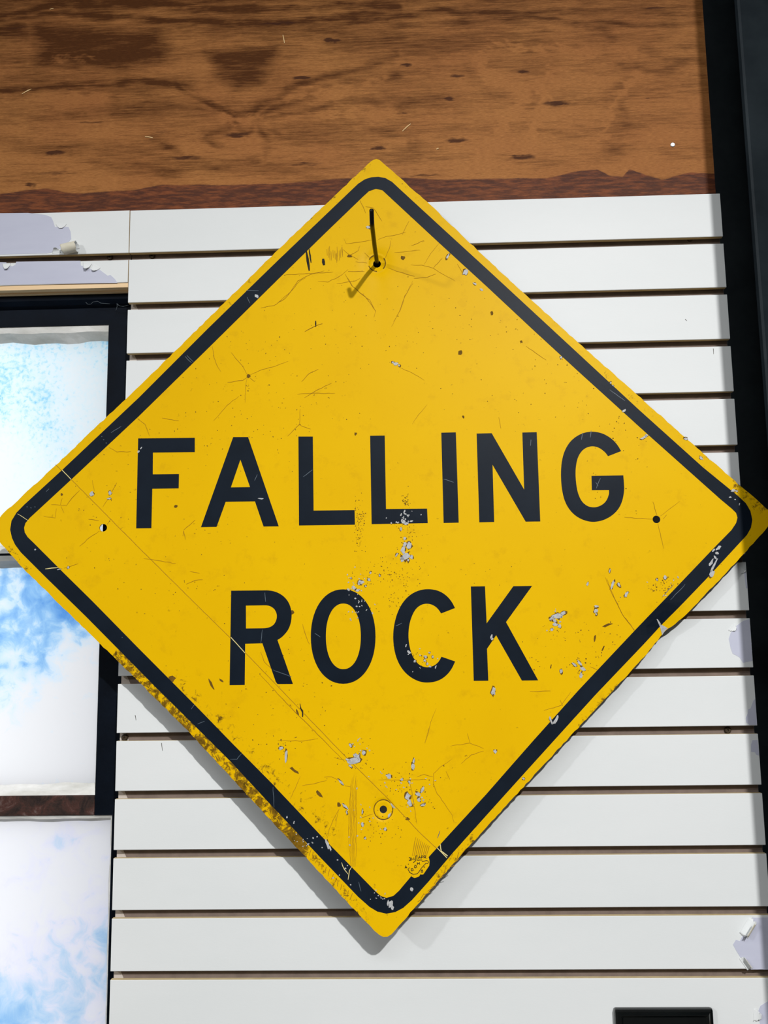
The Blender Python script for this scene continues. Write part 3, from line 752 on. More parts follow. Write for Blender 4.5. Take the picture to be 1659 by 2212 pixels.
# grime: the lower left rim, the rim of the right tip, a dusting on the left
def grime(P):
    ll = seg_dist(P, sp([(262, 1425), (300, 1462), (350, 1512), (411, 1572), (519, 1690), (590, 1768), (640, 1822)]))
    ll2 = seg_dist(P, sp([(640, 1822), (708, 1896), (790, 1984)]))
    g = 0.56 * np.exp(-(ll / 0.016) ** 4) + 0.36 * np.exp(-(ll2 / 0.014) ** 2)
    g = np.maximum(g, 0.30 * np.exp(-(seg_dist(P, sp([(380, 1480), (520, 1610), (640, 1730), (720, 1800)])) / 0.022) ** 2))
    for a_, b_, s_, v_ in (((1590, 1050), (1650, 1100), .010, .5), ((1300, 800), (1560, 1020), .006, .33), ((10, 1178), (60, 1232), .008, .4), ((1260, 1560), (1330, 1485), .008, .42), ((560, 590), (480, 668), .006, .36),
                           ((640, 500), (800, 352), .006, .3), ((930, 1900), (1040, 1790), .010, .36), ((440, 940), (360, 860), .05, .13), ((330, 1000), (440, 1080), .05, .12)):
        g = np.maximum(g, v_ * np.exp(-(seg_dist(P, sp([a_, b_])) / s_) ** 2))
    return g
gr = grime(PP); at = plate.data.attributes.new('grime', 'FLOAT', 'POINT'); at.data.foreach_set('value', np.concatenate([gr] * 4).astype(np.float32))

T_F, T_B = 0.00022, 0.0002               # how far films stand proud, how thick they are
BO = [(773.6, 397), (788, 387.5), (802, 383), (817, 382), (832, 384.5), (847, 393), (862, 407), (950, 488), (1050, 579.5), (1150, 672), (1250, 764.6), (1380, 885), (1519, 1010), (1595, 1072), (1611, 1087), (1621, 1104), (1625, 1123),
      (1622, 1140), (1613, 1156), (1530, 1246), (1435, 1345), (1288, 1499), (1170, 1629), (1050, 1762), (980, 1840), (925.5, 1904.5), (890, 1944), (871, 1961), (854, 1970), (834.6, 1973.6), (815, 1969), (798, 1958.7), (773.6, 1937),
      (690, 1850), (600, 1754), (592, 1746), (497, 1643.7), (340, 1488), (187, 1333), (100, 1248), (45, 1193), (33, 1177), (26, 1162), (22, 1144), (25, 1125), (36, 1107), (52.7, 1090), (134.5, 1015), (300, 859), (450, 709), (600, 563)]
BI = [(784, 425), (797, 413), (812, 408), (826, 411), (840, 424), (950, 526), (1050, 617.5), (1150, 711), (1250, 803), (1400, 939), (1557, 1079), (1581, 1099), (1590, 1108), (1593, 1118), (1590, 1130), (1580, 1145), (1536, 1190), (1450, 1280),
      (1371, 1362), (1250, 1490.6), (1150, 1602), (1050, 1716), (970, 1803), (887.5, 1893.6), (862, 1924), (850, 1935), (834.6, 1939.7), (822, 1935), (811.6, 1926), (700, 1812), (600, 1706), (592, 1697), (500, 1604), (420, 1521.7), (300, 1401),
      (200, 1299), (135.6, 1235.6), (72, 1172), (59.6, 1160), (53.5, 1150), (52, 1140), (55, 1130), (64, 1119), (153.9, 1035.9), (300, 899), (450, 752), (600, 604), (700, 506)]
o, _ = film('border', sp(BO), [sp(BI)], T_F, T_B, 'sign_black', sign, 0.0105)
o['label'] = 'black border line of the sign'

def crop(pts, ox, oy, s): return [(ox + x / s, oy + y / s) for x, y in pts]
A_ = (270, 900, 3.0164); B_ = (780, 900, 2.765); C_ = (470, 1230, 4.608); D_ = (830, 1230, 4.608)
def ell(cx_, cy_, a, b, e, n=56):
    out = []
    for i in range(n):
        t = 2 * math.pi * i / n; c_, s_ = math.cos(t), math.sin(t)
        out.append((cx_ + a * math.copysign(abs(c_) ** (2 / e), c_), cy_ + b * math.copysign(abs(s_) ** (2 / e), s_)))
    return out
G_out = [(1553, 206), (1530, 166), (1495, 130), (1450, 103), (1410, 92), (1375, 89), (1330, 96), (1285, 117), (1245, 152), (1215, 203), (1198, 265), (1193, 335), (1196, 410), (1208, 480), (1230, 535), (1265, 580), (1310, 611), (1360, 627), (1400, 629),
         (1450, 618), (1500, 591), (1540, 550), (1562, 500), (1572, 440), (1570, 400)]
G_in = [(1481, 460), (1470, 495), (1448, 522), (1415, 539), (1385, 543), (1350, 535), (1318, 508), (1297, 465), (1285, 410), (1280, 345), (1283, 290), (1295, 240), (1318, 204), (1345, 184), (1380, 175), (1415, 182), (1445, 201), (1463, 219), (1475, 236)]
C_out = [(704, 384), (675, 325), (630, 270), (575, 228), (510, 203), (430, 194), (350, 206), (275, 240), (210, 295), (155, 375), (115, 475), (92, 590), (88, 690), (98, 790), (120, 880), (160, 965), (215, 1035), (280, 1085), (350, 1117), (420, 1128), (500, 1120), (570, 1093), (630, 1045), (675, 985), (706, 916)]
C_in = [(570, 869), (545, 915), (510, 950), (465, 970), (425, 976), (375, 965), (330, 935), (290, 880), (262, 810), (245, 730), (240, 650), (246, 570), (262, 500), (290, 430), (325, 380), (370, 350), (420, 339), (470, 347), (515, 372), (545, 405), (566, 438)]
def sm(p): return chaikin(p, 2, closed=False)
LET = [('F', A_, [(86, 142), (455, 138), (455, 231), (182, 234), (181, 376), (352, 374), (350, 467), (178, 470), (172, 727), (73, 728)], []),
       ('A', A_, [(705, 133), (802, 133), (1002, 715), (903, 716), (847, 552), (656, 555), (597, 718), (495, 720)], [[(752, 280), (815, 459), (690, 461)]]),
       ('L', A_, [(1130, 130), (1224, 130), (1229, 612), (1496, 609), (1498, 704), (1134, 709)], []),
       ('L', B_, [(54, 114), (141, 113), (149, 552), (394, 549), (398, 636), (63, 642)], []),
       ('I', B_, [(479, 96), (566, 94), (583, 633), (493, 635)], []),
       ('N', B_, [(690, 101), (780, 99), (974, 436), (963, 95), (1049, 93), (1070, 626), (983, 627), (785, 287), (795, 629), (706, 631)], []),
       ('G', B_, sm(G_out) + [(1566, 351), (1376, 354), (1378, 439), (1481, 438)] + sm(G_in), []),
       ('R', C_, [(135, 212)] + sm([(440, 209), (500, 208), (560, 216), (620, 240), (675, 282), (715, 340), (735, 410), (738, 475), (728, 540), (705, 600), (665, 650), (630, 682), (596, 702)]) + [(750, 1140), (597, 1141), (580, 1120), (446, 735), (275, 740), (270, 1150), (120, 1152)],
        [[(282, 360)] + sm([(460, 357), (490, 357), (525, 365), (560, 388), (582, 420), (592, 462), (585, 505), (565, 545), (530, 572), (485, 584), (450, 586)]) + [(283, 588)]]),
       ('O', C_, ell(1250, 668, 322, 470, 2.12), [ell(1252, 666, 174, 327, 2.15)]),
       ('C', D_, sm(C_out) + sm(C_in), []),
       ('K', D_, [(862, 170), (1003, 168), (1019, 537), (1285, 167), (1472, 164), (1212, 524), (1532, 1104), (1370, 1106), (1114, 655), (1023, 790), (1036, 1108), (891, 1109)], [])]
for ch, fr, out, hol in LET:
    o, _ = film('letter', sp(crop(out, *fr)), [sp(crop(h, *fr)) for h in hol], T_F, T_B, 'sign_black', sign, 0.016)
    o['label'] = 'black letter ' + ch

# ------------------------------------------------------------------ wear on the sign
class Marks:
    """Many small flakes or scratch strips gathered in one mesh that follows the face."""
    def __init__(self): self.V, self.F = [], []
    def poly(self, pts_px, off=0.0004, th=0.00015):
        P = sp(pts_px); c = P.mean(0); k = len(P); b = len(self.V)
        A = surf3(np.vstack([P, c[None]]), off); B = surf3(P, off - th)
        self.V += [tuple(q) for q in A] + [tuple(q) for q in B]
        for i in range(k):
            j = (i + 1) % k
            self.F.append((b + j, b + i, b + k)); self.F.append((b + i, b + j, b + k + 1 + j, b + k + 1 + i))
    def flake(self, x, y, w, h, ang=0, n=9, rough=0.35, r=rng, **kw):
        ca, sa = math.cos(math.radians(ang)), math.sin(math.radians(ang)); pts = []
        for i in range(n):
            t = 2 * math.pi * i / n; q = 1 + r.uniform(-rough, rough)
            u, v_ = math.cos(t) * w / 2 * q, math.sin(t) * h / 2 * q
            pts.append((x + u * ca - v_ * sa, y + u * sa + v_ * ca))
        self.poly(pts, **kw)
    def line(self, pts, wd=1.2, wob=0.8, off=0.00035, step=7, r=rng, taper=True):
        q = []
        for (x0, y0), (x1, y1) in zip(pts[:-1], pts[1:]):
            L = math.hypot(x1 - x0, y1 - y0); k = max(1, int(L / step))
            for i in range(k): q.append((x0 + (x1 - x0) * i / k + (r.uniform(-wob, wob) if i else 0), y0 + (y1 - y0) * i / k + (r.uniform(-wob, wob) if i else 0)))
        q.append(pts[-1]); P = sp(q); b = len(self.V); n_ = len(q); wm = wd * 0.00031
        for i in range(n_):
            t = P[min(i + 1, n_ - 1)] - P[max(i - 1, 0)]; t = t / (np.hypot(*t) + 1e-12); nn = np.array([-t[1], t[0]])
            e = wm * ((0.35 + 0.65 * math.sin(math.pi * (i + .5) / n_)) if taper else 1)
            for s_ in (1, -1): self.V.append(tuple(surf3((P[i] + nn * e * s_)[None], off)[0]))
        for i in range(n_ - 1): self.F.append((b + 2 * i, b + 2 * i + 2, b + 2 * i + 3, b + 2 * i + 1)[::-1])
    def build(self, name, mat, label):
        o = mesh_obj(name, self.V, self.F, mat, sign); o['kind'] = 'stuff'; o['label'] = label; return o

chips, dirt, cracks, black, pale, greys = Marks(), Marks(), Marks(), Marks(), Marks(), Marks()
# bare metal flakes: (x, y, w, h, angle)
for a in [(875, 1176, 9, 8, 0), (884, 1177, 11, 15, 20), (871, 1188, 10, 14, 10), (877, 1203, 22, 13, -35), (869, 1207, 9, 12, 0), (889, 1203, 6, 9, -40), (857, 1198, 4, 9, 30), (875, 1163, 6, 8, 0), (866, 1143, 4, 8, 10), (882, 1210, 5, 6, 0),
          (780, 1258, 12, 9, 0), (776, 1261, 7, 6, 0), (765, 1270, 9, 7, 40), (772, 1275, 8, 6, 0), (797, 1252, 7, 6, 0), (800, 1237, 4, 5, 0), (820, 1243, 3, 7, -20), (758, 1249, 4, 4, 0), (790, 1266, 4, 4, 0), (753, 1274, 6, 4, 30),
          (1204, 1331, 22, 13, -10), (1217, 1325, 12, 7, -25), (1190, 1337, 8, 7, 0), (1200, 1349, 13, 8, 25), (1208, 1352, 7, 9, -20), (1192, 1360, 6, 5, 0), (1198, 1341, 10, 6, 30),
          (1287, 1319, 9, 10, 0), (1288, 1310, 9, 5, 0), (1288, 1327, 4, 5, 0), (1269, 1261, 4, 9, 15), (1323, 1263, 6, 21, 20), (1337, 1263, 6, 10, -30), (1353, 1284, 6, 14, 22), (1437, 1248, 6, 9, -25), (1419, 1252, 4, 6, -30), (1317, 1233, 3, 9, 15),
          (1212, 1450, 6, 10, 5), (1255, 1458, 6, 12, 10), (1241, 1436, 5, 14, -50), (1252, 1432, 5, 13, -40), (1259, 1444, 12, 7, 30), (1066, 1493, 9, 18, 8),
          (1062, 1375, 5, 9, 15), (1063, 1380, 6, 5, -30), (877, 1395, 3, 7, 25), (884, 1409, 5, 9, -50), (896, 1428, 5, 6, 20), (920, 1419, 6, 7, 0), (918, 1427, 5, 5, 0), (923, 1434, 5, 6, 0), (935, 1419, 4, 5, 0), (928, 1410, 4, 4, 0), (941, 1441, 3, 9, 25), (929, 1440, 5, 4, 0),
          (757, 1610, 6, 8, -25), (786, 1626, 7, 12, 15), (764, 1643, 26, 12, -10), (752, 1642, 10, 6, 30), (773, 1636, 8, 14, 20), (767, 1632, 7, 10, 0), (757, 1655, 9, 4, 40),
          (607, 1616, 9, 7, -20), (618, 1632, 5, 26, 5), (737, 1690, 4, 18, -48), (892, 1655, 8, 14, 0), (894, 1643, 4, 12, 10), (841, 1677, 9, 9, -20), (836, 1675, 6, 5, 0), (868, 1684, 7, 6, -30), (884, 1689, 5, 5, 0), (880, 1720, 12, 14, -10), (885, 1736, 9, 18, -20),
          (903, 1716, 15, 9, 40), (912, 1706, 6, 14, 20), (905, 1728, 8, 10, -30), (914, 1738, 12, 6, -20), (746, 1742, 5, 17, -52), (783, 1753, 3, 11, 10), (783, 1781, 6, 9, 10), (789, 1811, 5, 5, 0), (749, 1755, 3, 8, -15), (832, 1791, 7, 6, -30),
          (1542, 1222, 5, 32, 28), (1536, 1216, 6, 18, 24), (1552, 1184, 7, 13, 55), (1549, 1195, 9, 5, 20), (1541, 1189, 4, 9, 50), (1545, 1204, 4, 9, -25), (1538, 1239, 9, 18, 20), (1583, 1060, 9, 6, 0), (1591, 1061, 6, 4, 30), (1577, 1074, 5, 3, 0), (1588, 1079, 4, 2, 0), (1597, 1089, 2, 7, 15),
          (1391, 945, 5, 17, 62), (1396, 941, 7, 5, 0), (1482, 948, 9, 7, 20), (1515, 990, 9, 6, 40), (1348, 887, 9, 5, -30), (1319, 827, 3, 5, 0), (1324, 833, 2, 4, -60), (1212, 772, 5, 6, 20), (1005, 588, 10, 14, 25), (967, 554, 4, 13, 30), (1025, 613, 8, 4, 30), (1040, 626, 9, 4, 30),
          (855, 786, 9, 7, 0), (862, 790, 5, 5, 0), (848, 783, 5, 4, 0), (797, 491, 12, 6, 0), (199, 1067, 9, 11, 35), (238, 1065, 7, 8, 0), (236, 1077, 9, 4, -10), (872, 1128, 11, 9, 30), (878, 1131, 8, 6, -20), (868, 1124, 4, 7, 0), (889, 1126, 8, 3, -10), (856, 1128, 4, 4, 40), (845, 1130, 3, 4, 0),
          (872, 1117, 3, 5, 0), (883, 1113, 3, 4, 0), (866, 1113, 3, 4, 0), (874, 1105, 3, 8, 20), (844, 1952, 9, 18, 10), (838, 1950, 5, 12, 0), (848, 1960, 7, 10, -10), (890, 1921, 7, 8, 0), (707, 1823, 6, 26, -15), (712, 1830, 4, 20, -25), (564, 1077, 14, 3, 6), (300, 975, 4, 7, 30), (305, 968, 3, 6, 40),
          (555, 640, 10, 7, 30), (148, 1226, 5, 5, 0), (127, 1230, 10, 2.5, -10), (620, 1765, 3, 5, 0), (635, 1776, 3, 8, 15), (1200, 1556, 6, 20, 28), (1190, 1556, 4, 18, -20), (1131, 1682, 8, 5, 20), (1069, 1623, 7, 8, 0), (76, 1187, 5, 3, -20), (1610, 1312, 2, 2, 0)]:
    if a[0] < 1600:
        chips.flake(*a); dirt.flake(a[0], a[1], a[2] + 1.6, a[3] + 1.6, a[4], off=0.00018, th=0.0001, rough=0.45)
chips.poly([(1419, 1337), (1422, 1338), (1430, 1349), (1444.5, 1357), (1438, 1363), (1432, 1372), (1428, 1356)])
for cx_, cy_, sx, sy, n_ in ((775, 1315, 16, 20, 26), (765, 1262, 12, 14, 14), (872, 1118, 12, 8, 14), (780, 1620, 14, 16, 14), (865, 1690, 30, 14, 18), (905, 1720, 12, 18, 10), (905, 1420, 20, 14, 10), (1200, 1340, 14, 14, 10), (785, 1780, 26, 26, 14),
                             (665, 1815, 16, 9, 16), (1430, 1265, 16, 12, 6), (745, 1890, 14, 30, 6), (815, 1940, 14, 6, 10)):
    for _ in range(n_): chips.flake(rng.gauss(cx_, sx), rng.gauss(cy_, sy), rng.uniform(1.5, 4.5), rng.uniform(1.5, 4), rng.uniform(0, 180), 6)
# dark specks
for cx_, cy_, sx, sy, n_, s0, s1 in ((776, 1118, 6, 20, 70, 1, 3.2), (774, 1172, 7, 14, 26, 1, 3), (876, 1085, 4, 12, 40, 1, 3.6), (880, 1150, 16, 16, 36, 1, 3), (870, 1235, 26, 26, 70, 1, 3), (810, 1240, 30, 22, 50, 1, 3), (860, 1290, 16, 20, 36, 1, 3),
                                     (800, 1320, 30, 8, 10, 1, 3), (1330, 960, 40, 60, 44, 1, 4), (1150, 800, 120, 120, 60, 1, 3.5), (500, 870, 110, 90, 110, 1, 3.2), (640, 900, 60, 40, 30, 1, 3), (870, 1700, 40, 30, 60, 1, 3.5), (775, 1630, 18, 18, 36, 1, 3.5),
                                     (820, 1790, 30, 18, 40, 1, 3.5), (600, 1610, 26, 16, 20, 1, 4), (1200, 1350, 30, 24, 24, 1, 3), (1430, 1268, 14, 10, 40, 1, 4), (1300, 1380, 30, 40, 24, 1, 4), (1255, 1440, 18, 14, 30, 1, 4), (1540, 1010, 18, 16, 24, 1, 4),
                                     (1270, 780, 60, 60, 20, 1, 4), (590, 1490, 100, 80, 50, 1, 3), (400, 1250, 120, 80, 50, 1, 3), (230, 1090, 60, 50, 30, 1, 3), (700, 700, 120, 80, 50, 1, 2.6), (1000, 700, 120, 80, 40, 1, 3), (900, 1420, 14, 10, 24, 1, 3),
                                     (1160, 1430, 14, 14, 10, 1, 4), (700, 1520, 40, 60, 14, 1, 4), (1050, 1250, 40, 20, 8, 1, 3), (640, 1740, 40, 40, 30, 1, 3), (940, 1840, 10, 12, 30, 1, 3)):
    for _ in range(n_):
        x, y = rng.gauss(cx_, sx), rng.gauss(cy_, sy)
        if abs(x - 825) / 790 + abs(y - 1135) / 790 > 0.97: continue
        dirt.flake(x, y, rng.uniform(s0, s1), rng.uniform(s0, s1 * .8), rng.uniform(0, 180), 5, off=0.0001, th=0.00008)
for a in [(537, 813, 8, 8, 0), (870, 557, 9, 8, 0), (1062, 677, 6, 9, 0), (994, 762, 9, 10, 20), (1126, 738, 6, 7, 0), (380, 1094, 10, 6, 0), (632, 1323, 7, 9, 0), (1001, 901, 6, 6, 0), (768, 937, 5, 7, 30), (755, 553, 12, 6, 0), (133, 1068, 5, 5, 0), (635, 1664, 7, 20, -50), (690, 1716, 7, 22, -45),
          (732, 1738, 9, 9, 0), (880, 1769, 9, 7, 0), (1430, 1340, 4, 6, 0), (478, 1470, 4, 10, -50), (455, 1475, 5, 26, -28), (372, 1465, 14, 14, 0), (345, 1478, 10, 10, 0), (643, 1540, 4, 14, -20), (1190, 1440, 3, 10, 5), (1285, 1378, 4, 18, 12), (1303, 1400, 4, 13, 20), (1313, 1350, 24, 5, -22), (745, 1290, 3, 4, 0)]:
    dirt.flake(*a, off=0.00012, th=0.0001)
# cracks and scratches in the sheeting, traced
E4 = (350, 600, 3.318); E6 = (850, 600, 3.318); E3 = (600, 330, 3.687); E5 = (600, 1560, 3.687); E8 = (0, 900, 3.6065); E9 = (1250, 1000, 4.0562); E10 = (560, 1180, 3.6867)
for fr, pts in [(E4, [(620, 705), (575, 630), (495, 535)]), (E4, [(625, 700), (700, 665), (820, 630), (905, 598)]), (E4, [(615, 710), (580, 735), (470, 750)]), (E4, [(612, 712), (598, 790), (595, 895)]), (E4, [(625, 710), (665, 745)]),
                (E4, [(360, 490), (372, 570), (390, 620), (420, 670)]), (E4, [(550, 850), (465, 915), (370, 1025)]), (E4, [(990, 940), (985, 1050), (900, 1135)]), (E4, [(985, 1055), (1065, 1085)]), (E4, [(970, 835), (1070, 828), (1240, 828)]), (E4, [(1020, 860), (1120, 800), (1215, 755)]),
                (E4, [(710, 217), (800, 200), (880, 150), (940, 80), (970, 40), (1000, 15), (1030, 0)]), (E4, [(1330, 0), (1365, 60), (1420, 110), (1490, 160), (1530, 240), (1520, 280)]), (E4, [(1025, 385), (1090, 350), (1150, 330)]), (E4, [(0, 1005), (120, 1025)]), (E4, [(1000, 745), (1050, 690), (1120, 655)]),
                (E6, [(140, 40), (80, 130), (50, 230), (0, 315)]), (E6, [(40, 640), (130, 680), (220, 735)]), (E6, [(240, 910), (180, 980), (135, 1050)]), (E6, [(950, 490), (1020, 540), (1095, 590)]), (E6, [(755, 1000), (770, 1080)]),
                (E3, [(530, 690), (545, 725), (620, 715), (750, 695)]), (E3, [(800, 690), (870, 665), (960, 650), (1020, 632)]), (E3, [(990, 655), (1020, 590), (1045, 545)]), (E3, [(655, 380), (680, 430), (700, 480)]), (E3, [(700, 430), (760, 440), (830, 545)]), (E3, [(930, 795), (1030, 785), (1135, 775)]), (E3, [(1065, 740), (1165, 700)]),
                (E3, [(1060, 893), (1150, 895), (1240, 920), (1320, 970), (1410, 1020)]), (E3, [(1240, 918), (1310, 840)]), (E3, [(880, 915), (950, 945), (1090, 985)]), (E3, [(1085, 1000), (1180, 995), (1260, 965)]), (E3, [(620, 868), (735, 872)]), (E3, [(855, 835), (890, 760), (900, 700)]), (E3, [(730, 830), (690, 795)]), (E3, [(520, 770), (575, 815), (640, 780), (655, 740)]),
                (E3, [(50, 975), (200, 965), (440, 950)]), (E3, [(560, 945), (690, 945)]), (E3, [(320, 1025), (400, 1030), (490, 985), (560, 930)]), (E3, [(470, 1042), (620, 1020), (655, 1000)]), (E3, [(535, 965), (590, 1060), (700, 1150), (780, 1260), (765, 1310)]), (E3, [(1075, 1020), (1010, 1150), (970, 1260), (905, 1385)]), (E3, [(0, 1195), (100, 1110), (160, 1020), (260, 970), (370, 940)]),
                (E3, [(1285, 720), (1220, 800), (1165, 890)]), (E3, [(215, 1425), (300, 1380), (355, 1360)]), (E3, [(1430, 885), (1470, 960)]), (E3, [(575, 810), (640, 850)]),
                (E5, [(0, 145), (200, 150), (320, 130)]), (E5, [(450, 280), (530, 300)]), (E5, [(180, 430), (150, 500), (100, 610)]), (E5, [(195, 505), (290, 490), (390, 465)]), (E5, [(370, 438), (430, 435), (480, 460)]), (E5, [(535, 505), (580, 515)]), (E5, [(490, 690), (440, 780), (410, 850), (395, 920)]), (E5, [(485, 700), (465, 790), (460, 830)]),
                (E5, [(760, 730), (650, 765)]), (E5, [(1390, 290), (1290, 360), (1240, 410), (1240, 490), (1270, 570), (1330, 650), (1390, 740), (1405, 800)]), (E5, [(1235, 435), (1165, 415), (1110, 435)]), (E5, [(800, 460), (960, 460), (1180, 455)]), (E5, [(1050, 465), (1075, 600), (1095, 720), (1108, 810)]), (E5, [(1375, 190), (1530, 165), (1640, 210)]), (E5, [(1530, 160), (1510, 90)]),
                (E5, [(1640, 230), (1540, 260), (1460, 330)]), (E5, [(1210, 30), (1195, 100), (1170, 165)]), (E5, [(1340, 390), (1370, 455)]),
                (E8, [(470, 690), (400, 685)]), (E8, [(475, 690), (520, 690), (560, 635), (620, 575)]), (E8, [(475, 695), (500, 750)]), (E8, [(470, 690), (485, 635)]), (E8, [(340, 775), (430, 790), (440, 715)]), (E8, [(690, 800), (770, 810)]), (E8, [(775, 890), (700, 940), (620, 1010)]), (E8, [(835, 840), (860, 800)]), (E8, [(735, 580), (720, 495)]), (E8, [(870, 590), (910, 515)]), (E8, [(800, 705), (840, 645)]),
                (E8, [(1120, 1105), (1260, 1125), (1370, 1145)]), (E8, [(1450, 1305), (1520, 1275), (1580, 1270)]), (E8, [(850, 240), (910, 275), (1020, 272)]), (E8, [(1070, 10), (1130, 60), (1165, 150)]), (E8, [(500, 1180), (610, 1145)]), (E8, [(1430, 885), (1520, 805)]), (E8, [(1430, 890), (1445, 960)]), (E8, [(1430, 890), (1425, 930)]), (E8, [(1480, 1205), (1555, 1220)]),
                (E9, [(640, 492), (400, 475)]), (E9, [(685, 455), (650, 340)]), (E9, [(715, 465), (885, 335)]), (E9, [(695, 530), (720, 650), (742, 750)]), (E9, [(740, 490), (770, 455)]), (E9, [(245, 1010), (300, 1150), (380, 1320), (490, 1465)]), (E9, [(100, 1785), (165, 1815)]),
                (E10, [(345, 620), (375, 720), (400, 780)]), (E10, [(1410, 1290), (1365, 1400), (1320, 1570)]), (E10, [(10, 840), (40, 920), (100, 980)]), ((1100, 1150, 4.1475), [(860, 400), (930, 570), (1010, 730), (1120, 880)]), ((1100, 1150, 4.1475), [(185, 1425), (370, 1420)]), ((1100, 1150, 4.1475), [(310, 1595), (465, 1550), (550, 1430)]), ((1100, 1150, 4.1475), [(455, 1500), (480, 1555)])]:
    cracks.line(crop(pts, *fr), rng.uniform(0.6, 1.05), 0.7)
# fan of cracks in the bottom corner and left of the lower bolt hole
for i in range(6):
    x = 575 + i * 9 + rng.uniform(-4, 4); cracks.line(crop([(595 + i * 7 + rng.uniform(-5, 5), 380 + rng.uniform(0, 90)), (x + 6, 500 + i * 10), (570 + i * 11, 720), (565 + i * 12, 900), (575 + i * 10, 1060), (580 + i * 8, 1150)], *E5), 0.75, 0.9)
for i in range(9):
    cracks.line(crop([(1100 + i * 14, 915 + i * 9), (1085 + i * 15, 990), (1072 + i * 14, 1065)], *E5), 1.2, 0.5)
for i in range(14):
    x = 1115 + i * 26; y = 1430 - i * 28; cracks.line(crop([(x, y), (x + rng.uniform(10, 50), y + rng.uniform(-60, -10))], *E5), 1.4, 0.5)
for i in range(16):
    x = 200 + i * 25; y = 1010 + i * 27; cracks.line(crop([(x, y), (x + rng.uniform(5, 22), y - rng.uniform(20, 60))], *E5), 1.3, 0.5)
# the seam between two sheets
SEAM = [(120, 1004), (160, 1042), (300, 1183), (420, 1302), (530, 1410), (640, 1524), (750, 1638), (835, 1722), (905, 1797), (966, 1854)]
cracks.line(SEAM, 1.2, 0.25, off=0.00012, taper=False)
cracks.line([(560, 1455), (620, 1520), (690, 1590), (745, 1645)], 1.2, 0.5)
for a, b in (((134.5, 1015.5), (154, 1036)), ((498.6, 1376.5), (529.5, 1410.5)), ((944, 1831), (965.5, 1853))): pale.line([a, b], 1.6, 0.1, taper=False)
pale.line([(951, 1824), (953, 1838), (958, 1842), (967, 1849)], 1.9, 0.6, taper=False)
pale.line([(738, 1863), (744, 1878), (752, 1888)], 1.6, 1.0); pale.line([(752, 1900), (755, 1880), (760, 1872)], 1.7, 1.2)
pale.line([(98, 1229), (126, 1226)], 2, .5); pale.line([(38, 1110), (62, 1125)], 1.2, .3)
# dark gouges near the hook
for a, b, wd in (((662, 543), (668, 585), 6), ((668, 538), (672, 568), 3.4), ((698, 559), (700, 573), 7), ((682, 693), (682, 706), 3)): black.line([a, b], wd, 0.3, step=5)
black.line([(765, 1660), (648, 1520)][::-1][:1] + [(650, 1530), (655, 1545)], 2, .6)
black.line(crop([(325, 1285), (345, 1310), (345, 1360)], *E10), 3, 0.8)
for i in range(16):
    x = 708 + i * 2.2 + rng.uniform(-3, 3); y = 545 + rng.uniform(-14, 10); cracks.line([(x, y), (x + 1, y + rng.uniform(8, 28))], 1.0, 0.2)
# pale scuffs on the black
for pts in [[(532, 628), (559, 628)], [(534, 642), (540, 655)], [(1317, 842), (1350, 866)], [(590, 1700), (592, 1744)], [(497, 1640), (512, 1640), (522, 1628)], [(413, 1532), (420, 1522)], [(427, 1564), (442, 1558)], [(1288, 1055), (1297, 1033)], [(1292, 1050), (1287, 1042)], [(574, 1300), (572, 1280)], [(563, 1390), (567, 1360)],
            [(958, 1035), (980, 1042)], [(1147, 950), (1146, 963)], [(556, 1025), (550, 1038)], [(655, 1030), (675, 1015)], [(1430, 1290), (1455, 1262)], [(1448, 1296), (1480, 1262)], [(855, 1352), (868, 1346)], [(680, 1368), (692, 1376)], [(590, 1447), (630, 1462)], [(240, 935), (262, 921)], [(100, 1062), (106, 1056)],
            [(1256, 1280 - 330), (1258, 935)], [(1275, 945), (1277, 930)], [(950, 1795), (945, 1810)], [(775, 1905), (780, 1925)], [(400, 770), (414, 784)], [(404, 768), (418, 782)]]:
    greys.line(pts, 1.3, 0.6)
for x, y in ((59, 1095), (67, 1097), (76, 1095), (220, 943), (224, 950), (230, 957), (76, 1189), (264, 1377), (1340, 1290)): greys.flake(x, y, 2.6, 2.2, 0, 6)
# bolt seats: thin rubbed ring round the lower and upper hole
for k, r0, r1 in (('bottom', 0.0117, 0.0125), ('top', 0.0117, 0.0126)):
    c = HXZ[k]; b0 = len(dirt.V); n_ = 40
    for i in range(n_):
        t = 2 * math.pi * i / n_; e = rng.uniform(0, 0.0004)
        for rr in (r0 - e, r1 + e): dirt.V.append(tuple(surf3(np.array([[c[0] + rr * math.cos(t), c[1] + rr * math.sin(t)]]), 0.0003)[0]))
    for i in range(n_):
        j = (i + 1) % n_
        if k == 'top' and i % 13 in (4, 5, 6, 7, 8): continue
        dirt.F.append((b0 + 2 * i, b0 + 2 * i + 1, b0 + 2 * j + 1, b0 + 2 * j))
chips.flake(848, 1741, 4, 14, -40); chips.flake(841, 1761, 4, 10, 30)
